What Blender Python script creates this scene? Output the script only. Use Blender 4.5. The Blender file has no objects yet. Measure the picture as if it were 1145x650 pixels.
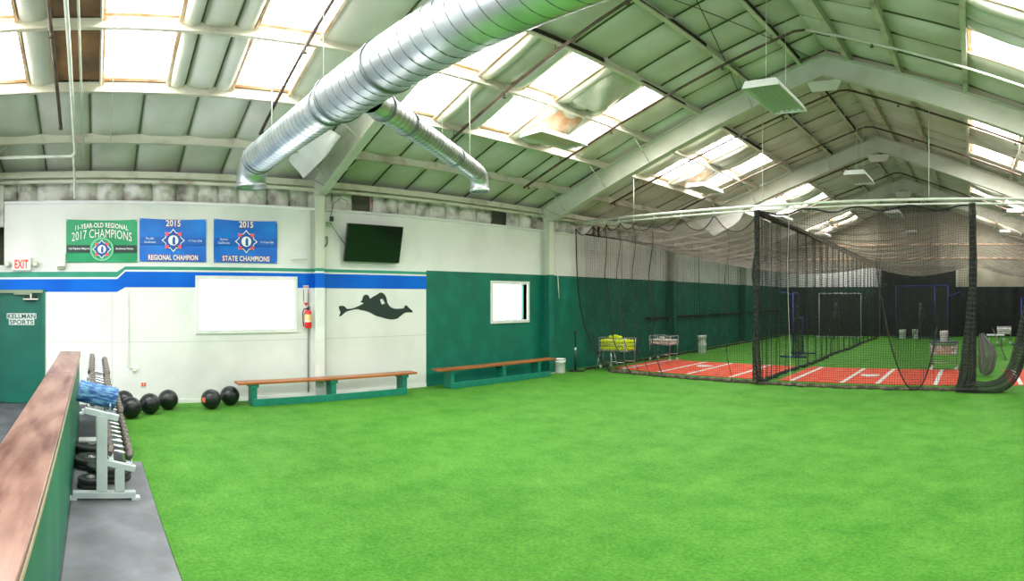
import bpy, bmesh, math, random
from math import sin, cos, tan, atan, pi, radians
from mathutils import Vector, Matrix, noise
from mathutils.geometry import tessellate_polygon

scene = bpy.context.scene
C = scene.collection
random.seed(7)

# ------------------------------------------------------------------ camera (a stitched panorama: equirectangular)
PXR = 626.0            # pixels per radian in the 1145 x 650 frame
XV, YH = 1088.0, 334.0 # column of the building's long axis (+Y) and row of the horizon
EYE = 1.9
cam_data = bpy.data.cameras.new('camera')
cam = bpy.data.objects.new('camera', cam_data)
C.objects.link(cam)
cam_data.type = 'PANO'
cam_data.panorama_type = 'EQUIRECTANGULAR'
cam_data.longitude_min = -572.5 / PXR
cam_data.longitude_max = 572.5 / PXR
cam_data.latitude_max = YH / PXR
cam_data.latitude_min = -(650 - YH) / PXR
cam_data.clip_end = 200
cam.location = (0, 0, EYE)
cam.rotation_euler = (pi / 2, 0, (XV - 572.5) / PXR)
scene.camera = cam

# ------------------------------------------------------------------ light: overcast sky through the near end left open as fill, rooflights, exposure
SKY_LIGHT = 4.7
ROOFLIGHT = 30.0
WINDOW_LIGHT = 7.0
world = bpy.data.worlds.new('sky')
scene.world = world
world.use_nodes = True
world.node_tree.nodes['Background'].inputs[0].default_value = (0.93, 0.96, 1.0, 1)
world.node_tree.nodes['Background'].inputs[1].default_value = SKY_LIGHT
scene.view_settings.view_transform = 'Standard'
scene.view_settings.look = 'None'
scene.view_settings.gamma = 1
scene.view_settings.use_curve_mapping = False
scene.view_settings.exposure = 0.0
scene.cycles.transparent_max_bounces = 32
scene.cycles.max_bounces = 8
scene.cycles.diffuse_bounces = 5
scene.cycles.use_denoising = True
scene.cycles.sample_clamp_indirect = 6

# ------------------------------------------------------------------ materials
def lin(c):
    return tuple((v / 12.92 if v <= 0.04045 else ((v + 0.055) / 1.055) ** 2.4) for v in c)

def rgb(r, g, b):
    return lin((r / 255, g / 255, b / 255)) + (1,)

def mat(name, col, rough=0.6, metal=0.0, col2=None, scale=6.0, detail=4.0, lo=0.4, hi=0.65, bump=0.0, bscale=None,
        stretch=(1, 1, 1), spec=0.5, coords='Object', emit=None, estr=0.0):
    m = bpy.data.materials.new(name)
    m.use_nodes = True
    nt = m.node_tree
    b = nt.nodes['Principled BSDF']
    b.inputs['Roughness'].default_value = rough
    b.inputs['Metallic'].default_value = metal
    b.inputs['Specular IOR Level'].default_value = spec
    b.inputs['Base Color'].default_value = col
    tc = nt.nodes.new('ShaderNodeTexCoord')
    mp = nt.nodes.new('ShaderNodeMapping')
    mp.inputs['Scale'].default_value = stretch
    nt.links.new(tc.outputs[coords], mp.inputs['Vector'])
    if col2 is not None:
        n = nt.nodes.new('ShaderNodeTexNoise')
        n.inputs['Scale'].default_value = scale
        n.inputs['Detail'].default_value = detail
        nt.links.new(mp.outputs[0], n.inputs['Vector'])
        r = nt.nodes.new('ShaderNodeValToRGB')
        r.color_ramp.elements[0].position = lo
        r.color_ramp.elements[1].position = hi
        r.color_ramp.elements[0].color = col
        r.color_ramp.elements[1].color = col2
        nt.links.new(n.outputs['Fac'], r.inputs['Fac'])
        nt.links.new(r.outputs['Color'], b.inputs['Base Color'])
    if bump:
        n2 = nt.nodes.new('ShaderNodeTexNoise')
        n2.inputs['Scale'].default_value = bscale or scale * 3
        n2.inputs['Detail'].default_value = 3
        nt.links.new(mp.outputs[0], n2.inputs['Vector'])
        bp = nt.nodes.new('ShaderNodeBump')
        bp.inputs['Strength'].default_value = bump
        bp.inputs['Distance'].default_value = 0.02
        nt.links.new(n2.outputs['Fac'], bp.inputs['Height'])
        nt.links.new(bp.outputs[0], b.inputs['Normal'])
    if emit:
        b.inputs['Emission Color'].default_value = emit
        b.inputs['Emission Strength'].default_value = estr
    return m

def emitter(name, col, s):
    m = bpy.data.materials.new(name)
    m.use_nodes = True
    nt = m.node_tree
    nt.nodes.remove(nt.nodes['Principled BSDF'])
    e = nt.nodes.new('ShaderNodeEmission')
    e.inputs[0].default_value = col
    e.inputs[1].default_value = s
    nt.links.new(e.outputs[0], nt.nodes['Material Output'].inputs['Surface'])
    return m

def net_material(name, col, cell=0.05, strand=0.15, base=0.06, through=0.0):
    """woven netting: strands of a square mesh in metres of the surface's UV, clear air between"""
    m = bpy.data.materials.new(name)
    m.use_nodes = True
    nt = m.node_tree
    N, L = nt.nodes, nt.links
    b = N['Principled BSDF']
    b.inputs['Base Color'].default_value = col
    b.inputs['Roughness'].default_value = 0.85
    b.inputs['Specular IOR Level'].default_value = 0.2
    uv = N.new('ShaderNodeUVMap')
    sep = N.new('ShaderNodeSeparateXYZ')
    L.new(uv.outputs[0], sep.inputs[0])
    outs = []
    for k in (0, 1):
        d = N.new('ShaderNodeMath'); d.operation = 'DIVIDE'; d.inputs[1].default_value = cell
        L.new(sep.outputs[k], d.inputs[0])
        f = N.new('ShaderNodeMath'); f.operation = 'FRACT'
        L.new(d.outputs[0], f.inputs[0])
        c = N.new('ShaderNodeMath'); c.operation = 'LESS_THAN'; c.inputs[1].default_value = strand
        L.new(f.outputs[0], c.inputs[0])
        outs.append(c)
    mx = N.new('ShaderNodeMath'); mx.operation = 'MAXIMUM'
    L.new(outs[0].outputs[0], mx.inputs[0]); L.new(outs[1].outputs[0], mx.inputs[1])
    m2 = N.new('ShaderNodeMath'); m2.operation = 'MAXIMUM'; m2.inputs[1].default_value = base
    L.new(mx.outputs[0], m2.inputs[0])
    tr = N.new('ShaderNodeBsdfTransparent')
    ms = N.new('ShaderNodeMixShader')
    L.new(m2.outputs[0], ms.inputs[0]); L.new(tr.outputs[0], ms.inputs[1]); L.new(b.outputs[0], ms.inputs[2])
    if through:                                  # thin nylon twine lets some light through
        tl = N.new('ShaderNodeBsdfTranslucent'); tl.inputs[0].default_value = col
        m3 = N.new('ShaderNodeMixShader'); m3.inputs[0].default_value = through
        L.new(b.outputs[0], m3.inputs[1]); L.new(tl.outputs[0], m3.inputs[2]); L.new(m3.outputs[0], ms.inputs[2])
    L.new(ms.outputs[0], N['Material Output'].inputs['Surface'])
    return m

M = {}
M['white_wall'] = mat('white_painted_wall', rgb(222, 224, 221), 0.55, col2=rgb(206, 209, 206), scale=1.3, lo=.45, hi=.75, bump=.05, bscale=40)
M['green_wall'] = mat('green_painted_wall', rgb(0, 98, 80), 0.5, col2=rgb(12, 124, 102), scale=2.2, detail=10, lo=.45, hi=.85, bump=.06, bscale=30)
M['blue_paint'] = mat('blue_paint', rgb(0, 100, 206), 0.6, col2=rgb(0, 88, 194), scale=1.2, spec=.2)
M['stripe_green'] = mat('stripe_green_paint', rgb(34, 138, 114), 0.5, col2=rgb(50, 146, 124), scale=3)
M['white_paint'] = mat('white_paint', rgb(222, 225, 221), 0.45, col2=rgb(212, 216, 211), scale=4)
M['steel_white'] = mat('white_painted_steel', rgb(190, 196, 180), 0.45, col2=rgb(172, 176, 158), scale=2.0, lo=.45, hi=.8)
M['purlin'] = mat('dusty_white_steel', rgb(196, 196, 178), 0.5, col2=rgb(132, 108, 84), scale=2.5, detail=6, lo=.52, hi=.82)
M['vinyl'] = mat('white_vinyl_insulation', rgb(204, 206, 198), 0.4, col2=rgb(176, 178, 162), scale=1.1, detail=5, lo=.4, hi=.75, bump=.25, bscale=5)
M['vinyl_dirty'] = mat('dirty_insulation', rgb(206, 206, 198), 0.6, col2=rgb(96, 84, 70), scale=3.2, detail=8, lo=.45, hi=.72, bump=.8, bscale=7)
M['seam'] = mat('dark_seam', rgb(96, 98, 80), 0.9)
M['wood'] = mat('varnished_wood', rgb(170, 102, 48), 0.4, col2=rgb(134, 76, 34), scale=5, stretch=(1, .15, 1), detail=6)
M['rusty'] = mat('rust_stained_plywood', rgb(150, 108, 72), 0.7, col2=rgb(96, 78, 62), scale=1.8, detail=7, lo=.35, hi=.62)
M['rust_edge'] = mat('stained_lumber', rgb(196, 150, 112), 0.8, col2=rgb(232, 212, 190), scale=3, detail=6)
M['pipe_dark'] = mat('rusted_sprinkler_pipe', rgb(66, 56, 48), 0.6, col2=rgb(104, 84, 68), scale=4, detail=4, metal=.2)
M['pipe_pale'] = mat('pale_painted_pipe', rgb(214, 220, 206), 0.45, col2=rgb(196, 202, 186), scale=4)
M['rubber'] = mat('black_rubber_flooring', rgb(98, 101, 106), 0.6, col2=rgb(120, 123, 128), scale=3.0, detail=8, lo=.4, hi=.68, bump=.15, bscale=120)
M['rubber_dark'] = mat('dark_rubber_floor', rgb(58, 62, 66), 0.75, col2=rgb(74, 78, 82), scale=3.0, detail=8, bump=.1, bscale=80)
M['black'] = mat('black_plastic', rgb(22, 26, 26), 0.4, col2=rgb(30, 34, 34), scale=5)
M['ballblack'] = mat('black_rubber_ball', rgb(14, 20, 20), 0.32, col2=rgb(22, 30, 30), scale=9, bump=.1, bscale=120)
M['chrome'] = mat('galvanised_metal', rgb(200, 204, 206), 0.3, metal=.9, col2=rgb(172, 176, 180), scale=9)
M['pane'] = emitter('daylit_rooflight_sheet', (1.0, 0.985, 0.96, 1), ROOFLIGHT)
M['window_pane'] = emitter('daylit_window', (0.97, 0.99, 1.0, 1), WINDOW_LIGHT)
M['net'] = net_material('black_netting', rgb(34, 36, 34), .05, .1, .07)
M['net_roof'] = net_material('skylit_netting', rgb(116, 110, 101), .05, .1, .22, .45)  # roof nets paler: light caught on the strands is put into the colour
M['net_thin'] = net_material('thin_black_netting', rgb(36, 38, 36), .05, .07, .05)
M['net_dense'] = net_material('gathered_black_netting', rgb(52, 54, 50), .05, .3, .35)
M['net_roof_dense'] = net_material('gathered_grey_netting', rgb(110, 112, 108), .05, .3, .35)
M['black_cloth'] = mat('black_backdrop_cloth', rgb(24, 27, 26), .9, col2=rgb(34, 36, 34), scale=3)
M['dark_blue'] = mat('slate_board', rgb(52, 62, 74), .6)
M['rope'] = mat('black_rope', rgb(30, 32, 30), 0.9, col2=rgb(46, 48, 44), scale=20)
M['hem'] = mat('weathered_net_hem', rgb(70, 66, 56), 0.95, col2=rgb(120, 108, 90), scale=9, detail=6, lo=.45, hi=.7, bump=.8, bscale=60)
M['metal_blue'] = mat('blue_powder_coat', rgb(14, 50, 136), 0.4, col2=rgb(10, 42, 120), scale=4)
M['red'] = mat('red_paint', rgb(214, 30, 34), 0.35, col2=rgb(200, 24, 28), scale=8)
M['concrete'] = mat('concrete', rgb(150, 150, 146), 0.9, col2=rgb(130, 130, 126), scale=2)

def turf_material():
    m = bpy.data.materials.new('green_artificial_turf'); m.use_nodes = True
    nt = m.node_tree; N, L = nt.nodes, nt.links
    b = N['Principled BSDF']; b.inputs['Roughness'].default_value = 0.75; b.inputs['Specular IOR Level'].default_value = 0.25
    tc = N.new('ShaderNodeTexCoord')
    def nz(sc, det, rough=.6):
        n = N.new('ShaderNodeTexNoise'); n.inputs['Scale'].default_value = sc; n.inputs['Detail'].default_value = det
        n.inputs['Roughness'].default_value = rough
        L.new(tc.outputs['Object'], n.inputs['Vector']); return n
    def ramp(n, a, c, ca, cb):
        r = N.new('ShaderNodeValToRGB'); r.color_ramp.elements[0].position = a; r.color_ramp.elements[1].position = c
        r.color_ramp.elements[0].color = ca; r.color_ramp.elements[1].color = cb
        L.new(n.outputs['Fac'], r.inputs['Fac']); return r
    big = ramp(nz(1.7, 10, .82), .32, .68, rgb(58, 136, 18), rgb(108, 176, 64))
    fine = ramp(nz(30, 10, .9), .36, .64, rgb(112, 132, 100), rgb(255, 255, 255))
    mx = N.new('ShaderNodeMix'); mx.data_type = 'RGBA'; mx.blend_type = 'MULTIPLY'; mx.inputs['Factor'].default_value = 0.85
    L.new(big.outputs[0], mx.inputs['A']); L.new(fine.outputs[0], mx.inputs['B'])
    L.new(mx.outputs['Result'], b.inputs['Base Color'])
    bp = N.new('ShaderNodeBump'); bp.inputs['Strength'].default_value = .6; bp.inputs['Distance'].default_value = .02
    L.new(nz(60, 6, .8).outputs['Fac'], bp.inputs['Height']); L.new(bp.outputs[0], b.inputs['Normal'])
    return m
M['turf'] = turf_material()

def spiral_material():
    m = mat('spiral_duct_metal', rgb(216, 222, 224), 0.36, metal=.85, col2=rgb(186, 196, 200), scale=3)
    return m
M['duct'] = spiral_material()

# ------------------------------------------------------------------ helpers
class MB:
    def __init__(s):
        s.v = []; s.f = []; s.mi = []; s.sm = []; s.uv = None
    def face(s, idx, m=0, smooth=False):
        s.f.append(tuple(idx)); s.mi.append(m); s.sm.append(smooth)
    def quad(s, a, b, c, d, m=0):
        n = len(s.v); s.v += [tuple(a), tuple(b), tuple(c), tuple(d)]; s.face((n, n + 1, n + 2, n + 3), m)
    def box(s, x0, x1, y0, y1, z0, z1, m=0, M4=None, ch=0.0):
        """box with optionally chamfered edges"""
        bm = bmesh.new()
        bmesh.ops.create_cube(bm, size=1)
        for v in bm.verts:
            v.co = Vector((x0 + (v.co.x + .5) * (x1 - x0), y0 + (v.co.y + .5) * (y1 - y0), z0 + (v.co.z + .5) * (z1 - z0)))
        if ch: bmesh.ops.bevel(bm, geom=bm.edges[:], offset=ch, segments=1, affect='EDGES', profile=.5)
        s.add_bm(bm, m, M4)
        return s
    def add_bm(s, bm, m=0, M4=None, smooth=False):
        n = len(s.v)
        bm.verts.index_update()
        for v in bm.verts:
            s.v.append(tuple(M4 @ v.co if M4 else v.co))
        for f in bm.faces:
            s.face([n + v.index for v in f.verts], m, smooth)
        bm.free()
        return s
    def tube(s, pts, r, seg=8, m=0, cap=True, radii=None, smooth=True):
        pts = [Vector(p) for p in pts]
        n0 = len(s.v)
        up = None
        for i, p in enumerate(pts):
            if i == 0: d = pts[1] - p
            elif i == len(pts) - 1: d = p - pts[i - 1]
            else: d = (pts[i + 1] - p).normalized() + (p - pts[i - 1]).normalized()
            d.normalize()
            if up is None:
                up = Vector((0, 0, 1)) if abs(d.z) < .9 else Vector((1, 0, 0))
            a = d.cross(up).normalized(); b = a.cross(d).normalized(); up = b
            rr = radii[i] if radii else r
            for k in range(seg):
                t = 2 * pi * k / seg
                s.v.append(tuple(p + a * cos(t) * rr + b * sin(t) * rr))
        for i in range(len(pts) - 1):
            for k in range(seg):
                k2 = (k + 1) % seg
                s.face((n0 + i * seg + k, n0 + i * seg + k2, n0 + (i + 1) * seg + k2, n0 + (i + 1) * seg + k), m, smooth)
        if cap:
            s.face([n0 + k for k in range(seg)][::-1], m)
            s.face([n0 + (len(pts) - 1) * seg + k for k in range(seg)], m)
        return s
    def lathe(s, prof, seg=24, M4=None, m=0, smooth=True, close=True):
        """prof: list of (r, z) around local z"""
        n0 = len(s.v)
        for (r, z) in prof:
            for k in range(seg):
                t = 2 * pi * k / seg
                p = Vector((r * cos(t), r * sin(t), z))
                s.v.append(tuple(M4 @ p if M4 else p))
        for i in range(len(prof) - 1):
            for k in range(seg):
                k2 = (k + 1) % seg
                s.face((n0 + i * seg + k, n0 + i * seg + k2, n0 + (i + 1) * seg + k2, n0 + (i + 1) * seg + k), m, smooth)
        if close:
            s.face([n0 + k for k in range(seg)][::-1], m)
            s.face([n0 + (len(prof) - 1) * seg + k for k in range(seg)], m)
        return s
    def prism(s, poly, h0, h1, fn, m=0, holes=None):
        """poly (2-D) extruded between h0 and h1; fn(a, b, h) -> 3-D"""
        loops = [poly] + (holes or [])
        flat = [p for l in loops for p in l]
        n0 = len(s.v); k = len(flat)
        s.v += [tuple(fn(a, b, h0)) for a, b in flat] + [tuple(fn(a, b, h1)) for a, b in flat]
        for t in tessellate_polygon([[Vector((a, b, 0)) for a, b in l] for l in loops]):
            s.face([n0 + i for i in t], m); s.face([n0 + k + i for i in t][::-1], m)
        o = 0
        for l in loops:
            for i in range(len(l)):
                j = (i + 1) % len(l)
                s.face((n0 + o + i, n0 + o + j, n0 + k + o + j, n0 + k + o + i), m)
            o += len(l)
        return s
    def grid(s, nu, nv, fn, m=0, smooth=True, uvfn=None):
        n0 = len(s.v)
        if uvfn and s.uv is None: s.uv = {}
        for j in range(nv + 1):
            for i in range(nu + 1):
                if uvfn: s.uv[len(s.v)] = uvfn(i / nu, j / nv)
                s.v.append(tuple(fn(i / nu, j / nv)))
        for j in range(nv):
            for i in range(nu):
                a = n0 + j * (nu + 1) + i
                s.face((a, a + 1, a + nu + 2, a + nu + 1), m, smooth)
        return s
    def build(s, name, mats, parent=None, recalc=True):
        me = bpy.data.meshes.new(name)
        me.from_pydata(s.v, [], s.f)
        if not isinstance(mats, (list, tuple)): mats = [mats]
        for mm in mats: me.materials.append(mm)
        me.polygons.foreach_set('material_index', s.mi)
        me.polygons.foreach_set('use_smooth', s.sm)
        if s.uv:
            ul = me.uv_layers.new(name='UVMap')
            for l in me.loops:
                ul.data[l.index].uv = s.uv.get(l.vertex_index, (0, 0))
        if recalc:
            bm = bmesh.new(); bm.from_mesh(me)
            bmesh.ops.recalc_face_normals(bm, faces=bm.faces[:])
            bm.to_mesh(me); bm.free()
        me.update()
        o = bpy.data.objects.new(name, me)
        C.objects.link(o)
        if parent: o.parent = parent
        return o

def tag(o, label=None, cat=None, group=None, kind=None):
    if label: o['label'] = label
    if cat: o['category'] = cat
    if group: o['group'] = group
    if kind: o['kind'] = kind
    return o

def thing(name, label, cat, loc=(0, 0, 0), rotz=0.0, group=None):
    o = bpy.data.objects.new(name, None)
    o.empty_display_size = .1
    C.objects.link(o)
    o.location = loc
    o.rotation_euler = (0, 0, rotz)
    return tag(o, label, cat, group)

KIDS = {}
def children_of(o):
    return [c for c in bpy.data.objects if c.parent == o]

def copy_tree(o, loc=None, rot=None, label=None, group=None, scale=None):
    def rec(src, par):
        c = src.copy(); C.objects.link(c)
        if par: c.parent = par
        for ch in children_of(src):
            if ch.name in C.objects and ch != c: rec(ch, c)
        return c
    r = rec(o, None)
    if loc is not None: r.location = loc
    if rot is not None: r.rotation_euler = rot
    if scale is not None: r.scale = scale
    if label: r['label'] = label
    if group: r['group'] = group
    return r

def structure(mb, name, mats, parent=None, recalc=True):
    return tag(mb.build(name, mats, parent, recalc), kind='structure')

ORD = ['first', 'second', 'third', 'fourth', 'fifth', 'sixth', 'seventh', 'eighth', 'ninth', 'tenth', 'eleventh', 'twelfth',
       'thirteenth', 'fourteenth', 'fifteenth', 'sixteenth']

# measured directions -> points on known planes of the hall
WX = -9.93                                  # the long left wall
def azel(px, py): return (px - XV) / PXR, (YH - py) / PXR
def on_x(px, py, X=WX):                     # point of a plane at constant X -> (Y, Z)
    a, e = azel(px, py)
    d = X / sin(a)
    return d * cos(a), EYE + tan(e) * d
def on_y(px, py, Y):                        # point of a plane at constant Y -> (X, Z)
    a, e = azel(px, py)
    d = Y / cos(a)
    return d * sin(a), EYE + tan(e) * d
def on_z(px, py, Z=0.0):                    # point of a level plane -> (X, Y)
    a, e = azel(px, py)
    d = (Z - EYE) / tan(e)
    return d * sin(a), d * cos(a)

# ------------------------------------------------------------------ building dimensions
RX = 4.33                                   # right wall
RIDGE = -2.8
Y0, Y1 = -8.1, 28.1                         # unseen near end left open to let fill light in; back wall
FRAMES = [-2.0, 4.13, 10.3, 16.4, 22.5]
SLOPE = .369
def soff(x): return 6.85 - SLOPE * abs(x - RIDGE)       # underside of the purlins
WALL_TOP, GW = 3.63, 2.50
# ------------------------------------------------------------------ floor, turf
g = MB(); g.box(WX - .3, RX + .3, Y0, Y1 + .3, -.15, -.012)
structure(g, 'floor', M['concrete'])
g = MB(); g.box(WX, 1.5, Y0, -.49, -.012, .0)
structure(g, 'floor', M['rubber_dark'])
g = MB()
g.prism([(WX + .02, .34), (-6.31, .34), (-6.31, .545), (RX - .01, .545), (RX - .01, Y1 - .03), (WX + .02, Y1 - .03)], -.012, .0, lambda a, b, h: (a, b, h))
tag(g.build('artificial_turf', M['turf']), 'bright green artificial turf covering the hall floor', 'turf')
g = MB(); g.box(-6.3, 2.5, -.2, .54, -.012, .004, ch=.002)
tag(g.build('rubber_mat', M['rubber']), 'grey black rubber mat strip under the dumbbell rack beside the turf', 'mat')
g = MB(); g.box(WX, -6.3, -.49, .34, -.012, .001); g.box(-6.3, 2.5, -.49, -.2, -.012, .001)
structure(g, 'floor', M['rubber_dark'])

# ------------------------------------------------------------------ walls
def wfn(d):                                  # left wall plane: a = Y, b = Z
    return lambda a, b, h: (WX + h, a, b)
def wpoly(mb, pts, h, m):
    mb.prism([on_x(*p) for p in pts], 0.0, h, wfn(0), m)
# window openings (Y0, Z0, Y1, Z1)
def rect(px0, py0, px1, py1):
    a = on_x(px0, py0); b = on_x(px1, py1)
    return (a[0], b[1], b[0], a[1])
W1 = (on_x(223, 0)[0], on_x(223, 369)[1], on_x(328, 0)[0], on_x(223, 313)[1])
W2 = (on_x(551, 0)[0], on_x(570, 358)[1], on_x(589, 0)[0], on_x(570, 318)[1])
YS = on_x(476.5, 0)[0]                        # where the white lower wall changes to green
g = MB()
def wall_part(y0, z0, y1, z1, m, th=.12): g.box(WX - th, WX, y0, y1, z0, z1, m)
# lower wall around the two windows; 0 white, 1 green
wall_part(-1.6 - 6.5, 0, -1.85, 3.2, 0); wall_part(-1.85, 2.02, -.88, GW, 0); 
wall_part(-.88, 0, W1[0], GW, 0)
wall_part(W1[0], 0, W1[2], W1[1], 0); wall_part(W1[0], W1[3], W1[2], GW, 0)
wall_part(W1[2], 0, YS, GW, 0)
wall_part(YS, 0, W2[0], GW, 1)
wall_part(W2[0], 0, W2[2], W2[1], 1); wall_part(W2[0], W2[3], W2[2], GW, 1)
wall_part(W2[2], 0, Y1, GW, 1)
wall_part(-1.6, GW, Y1, WALL_TOP, 0)
# painted stripes with their step: 2 green, 3 white, 4 blue
gtop = [(0, 309), (133, 305.5), (139, 301.5), (350, 299.5), (478, 302.6)]
gbot = [(0, 310.5 - 0), (134, 308.5), (140, 304.5), (350, 303.0), (478, 305.4)]
def band(top, bot, h, m):
    n = len(top)
    for i in range(n - 1):
        steps = 6
        for k in range(steps):
            def L(l, t): return (l[i][0] + (l[i + 1][0] - l[i][0]) * t, l[i][1] + (l[i + 1][1] - l[i][1]) * t)
            t0, t1 = k / steps, (k + 1) / steps
            wpoly(g, [L(bot, t0), L(bot, t1), L(top, t1), L(top, t0)], h, m)
# heights of the stripes on the wall, measured at both sides of the step
def hz(px, py): return on_x(px, py)[1]
yS0, yS1 = on_x(131, 0)[0], on_x(140, 0)[0]
def stripe(zl0, zl1, zr0, zr1, h, m, ya=-1.85, yb=YS, sh=0.0):
    for (a, b, c0, c1, d0, d1) in ((ya, yS0 + sh, zl0, zl1, zl0, zl1), (yS0 + sh, yS1 + sh, zl0, zl1, zr0, zr1), (yS1 + sh, yb, zr0, zr1, zr0, zr1)):
        g.prism([(a, c0), (b, d0), (b, d1), (a, c1)], 0.0, h, wfn(0), m)
stripe(hz(100, 310), hz(100, 304), hz(250, 302.6), hz(250, 299), .004, 2)
stripe(hz(100, 312.2), hz(100, 310), hz(250, 304.6), hz(250, 302.6), .003, 3)
zb_ = hz(250, 321.6)
stripe(hz(100, 326.5), hz(100, 312.2), zb_, hz(250, 304.6), .005, 4, yb=W1[0] - .075)
g.box(WX, WX + .005, W1[0] - .075, W1[2] + .075, W1[3] + .075, hz(250, 304.6), 4)
g.box(WX, WX + .005, W1[2] + .075, YS, zb_, hz(250, 304.6), 4)
# hairline panel joints
for z in (1.12,):
    g.box(WX, WX + .002, -.8, YS, z, z + .006, 5)
for y in (on_x(125, 0)[0], on_x(358, 0)[0] + .12):
    g.box(WX, WX + .002, y, y + .006, 0, GW - .4, 5)
# rounded ledge along the top of the white wall
g.tube([(WX + .01, -1.6, WALL_TOP), (WX + .01, Y1, WALL_TOP)], .03, 8, 0)
M['gap_shade'] = mat('insulation_gap_shade', rgb(52, 50, 40), .9)
M['joint'] = mat('panel_joint', rgb(160, 164, 158), .7)
structure(g, 'wall_left', [M['white_wall'], M['green_wall'], M['stripe_green'], M['white_paint'], M['blue_paint'], M['joint']])

# baseboard under the white wall
g = MB(); g.box(WX, WX + .015, -.86, YS, 0, .07, 0)
structure(g, 'baseboard_left', M['white_paint'])

# bulging insulation between wall top and eaves: quilted pieces with timber showing
g = MB()
y = -8.0
while y < Y1:
    w = random.uniform(.35, .62)
    z0, z1 = WALL_TOP - .1, 4.25
    amp = random.uniform(.05, .13); ph = random.uniform(0, 6)
    ya, yb = y, min(y + w, Y1)
    skip = random.random() < .14
    if not skip:
        def fn(u, v, ya=ya, yb=yb, amp=amp, ph=ph):
            yy = ya + (yb - ya) * u
            b = amp * (sin(pi * u) ** .6) * (sin(pi * v) ** .6)
            b += .035 * noise.noise(Vector((yy * 6, v * 4, ph)))
            return (WX - .22 + b * 1.4, yy, z0 + (z1 - z0) * v)
        g.grid(8, 8, fn, 0)
    y += w
g.box(WX - .5, WX - .42, Y0, Y1, 0, 4.7, 1)
y = -7.5
while y < Y1:
    g.box(WX - .4, WX - .3, y, y + .09, WALL_TOP - .1, 4.2, 2); y += 1.45
structure(g, 'wall_left_insulation', [M['vinyl_dirty'], M['seam'], M['rust_edge']], recalc=False)
# plain panel siding left of the office wall
g = MB()
g.box(WX - .15, WX - .02, Y0, -1.62, 3.2, 4.2)
structure(g, 'wall_left_siding', M['vinyl_dirty'])

# right wall and back wall
g = MB(); g.box(RX, RX + .15, Y0, Y1, 0, GW, 1); g.box(RX, RX + .15, Y0, Y1, GW, 4.4, 0)
structure(g, 'wall_right', [M['white_wall'], M['green_wall']])
g = MB()
def back(a, b, h): return (a, Y1 + h, b)
g.prism([(WX - .1, 0), (RX + .1, 0), (RX + .1, GW), (WX - .1, GW)], 0, .15, back, 1)
g.prism([(WX - .5, GW), (RX + .5, GW), (RX + .5, 4.4), (RIDGE, 7.2), (WX - .5, 4.4)], 0, .15, back, 2)
g.prism([(WX, GW), (-4.7, GW), (-4.7, 3.45), (WX, 3.45)], -.02, .0, back, 0)
for z in (3.9, 4.6): g.prism([(WX, z), (RX, z), (RX, z + .08), (WX, z + .08)], -.05, .0, back, 3)
M['tan_board'] = mat('tan_lining_board', rgb(150, 146, 126), .7, col2=rgb(128, 124, 106), scale=1.2)
structure(g, 'wall_back', [M['white_wall'], M['green_wall'], M['tan_board'], M['rust_edge']])

# windows
def window(n, w, depth):
    f = MB(); y0, z0, y1, z1 = w; t = .075
    for (a, b, c, d) in ((y0 - t, z0 - t, y1 + t, z0), (y0 - t, z1, y1 + t, z1 + t), (y0 - t, z0, y0, z1), (y1, z0, y1 + t, z1)):
        f.box(WX - .01, WX + .03, a, c, b, d, 0, ch=.006)
    fo = structure(f, 'window_%d' % n, M['white_paint'])
    r = MB()
    for (a, b, c, d) in ((y0, z0 - .01, y1, z0), (y0, z1, y1, z1 + .01), (y0 - .01, z0, y0, z1), (y1, z0, y1 + .01, z1)):
        r.box(WX - depth, WX, a, c, b, d)
    r.build('window_reveal', M['white_paint'] if n == 1 else M['green_wall'], fo)
    p = MB(); p.box(WX - depth - .01, WX - depth, y0, y1, z0, z1)
    p.build('window_pane', M['window_pane'], fo)
window(1, W1, .04)
window(2, W2, .2)

# ------------------------------------------------------------------ roof
PX = [-9.16, -7.94, -6.72, -5.5, -4.28, -3.3, -2.3, -1.32, -.10, 1.12, 2.34, 3.56]
EDGE = [-10.3] + PX[:6] + [RIDGE] + PX[6:] + [4.9]
SKY = [(-1.95, -.92), (.12, 1.06), (2.0, 2.9), (4.66, 5.52), (6.45, 7.27), (8.42, 9.2), (10.75, 11.5), (12.15, 13.1), (14.1, 15.05),
       (16.9, 17.7), (18.4, 19.3), (20.3, 21.2), (23.0, 23.8), (24.6, 25.5), (26.3, 27.1), (-4.0, -3.1), (-6.0, -5.1)]
SKYR = [(-6, -5.1), (-4, -3.1), (-1.9, -1), (.1, 1.0), (2.0, 2.9), (5.9, 6.75), (7.8, 8.7), (11.9, 12.9), (14.3, 15.3), (18.2, 19.2), (20.1, 21.1), (24.2, 25.1), (26, 26.9)]
RUST = (-.56, .08)
ceil = MB()
panes = []
def roof_pt(x, y, d): return (x, y, soff(x) + .2 + d)
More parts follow.
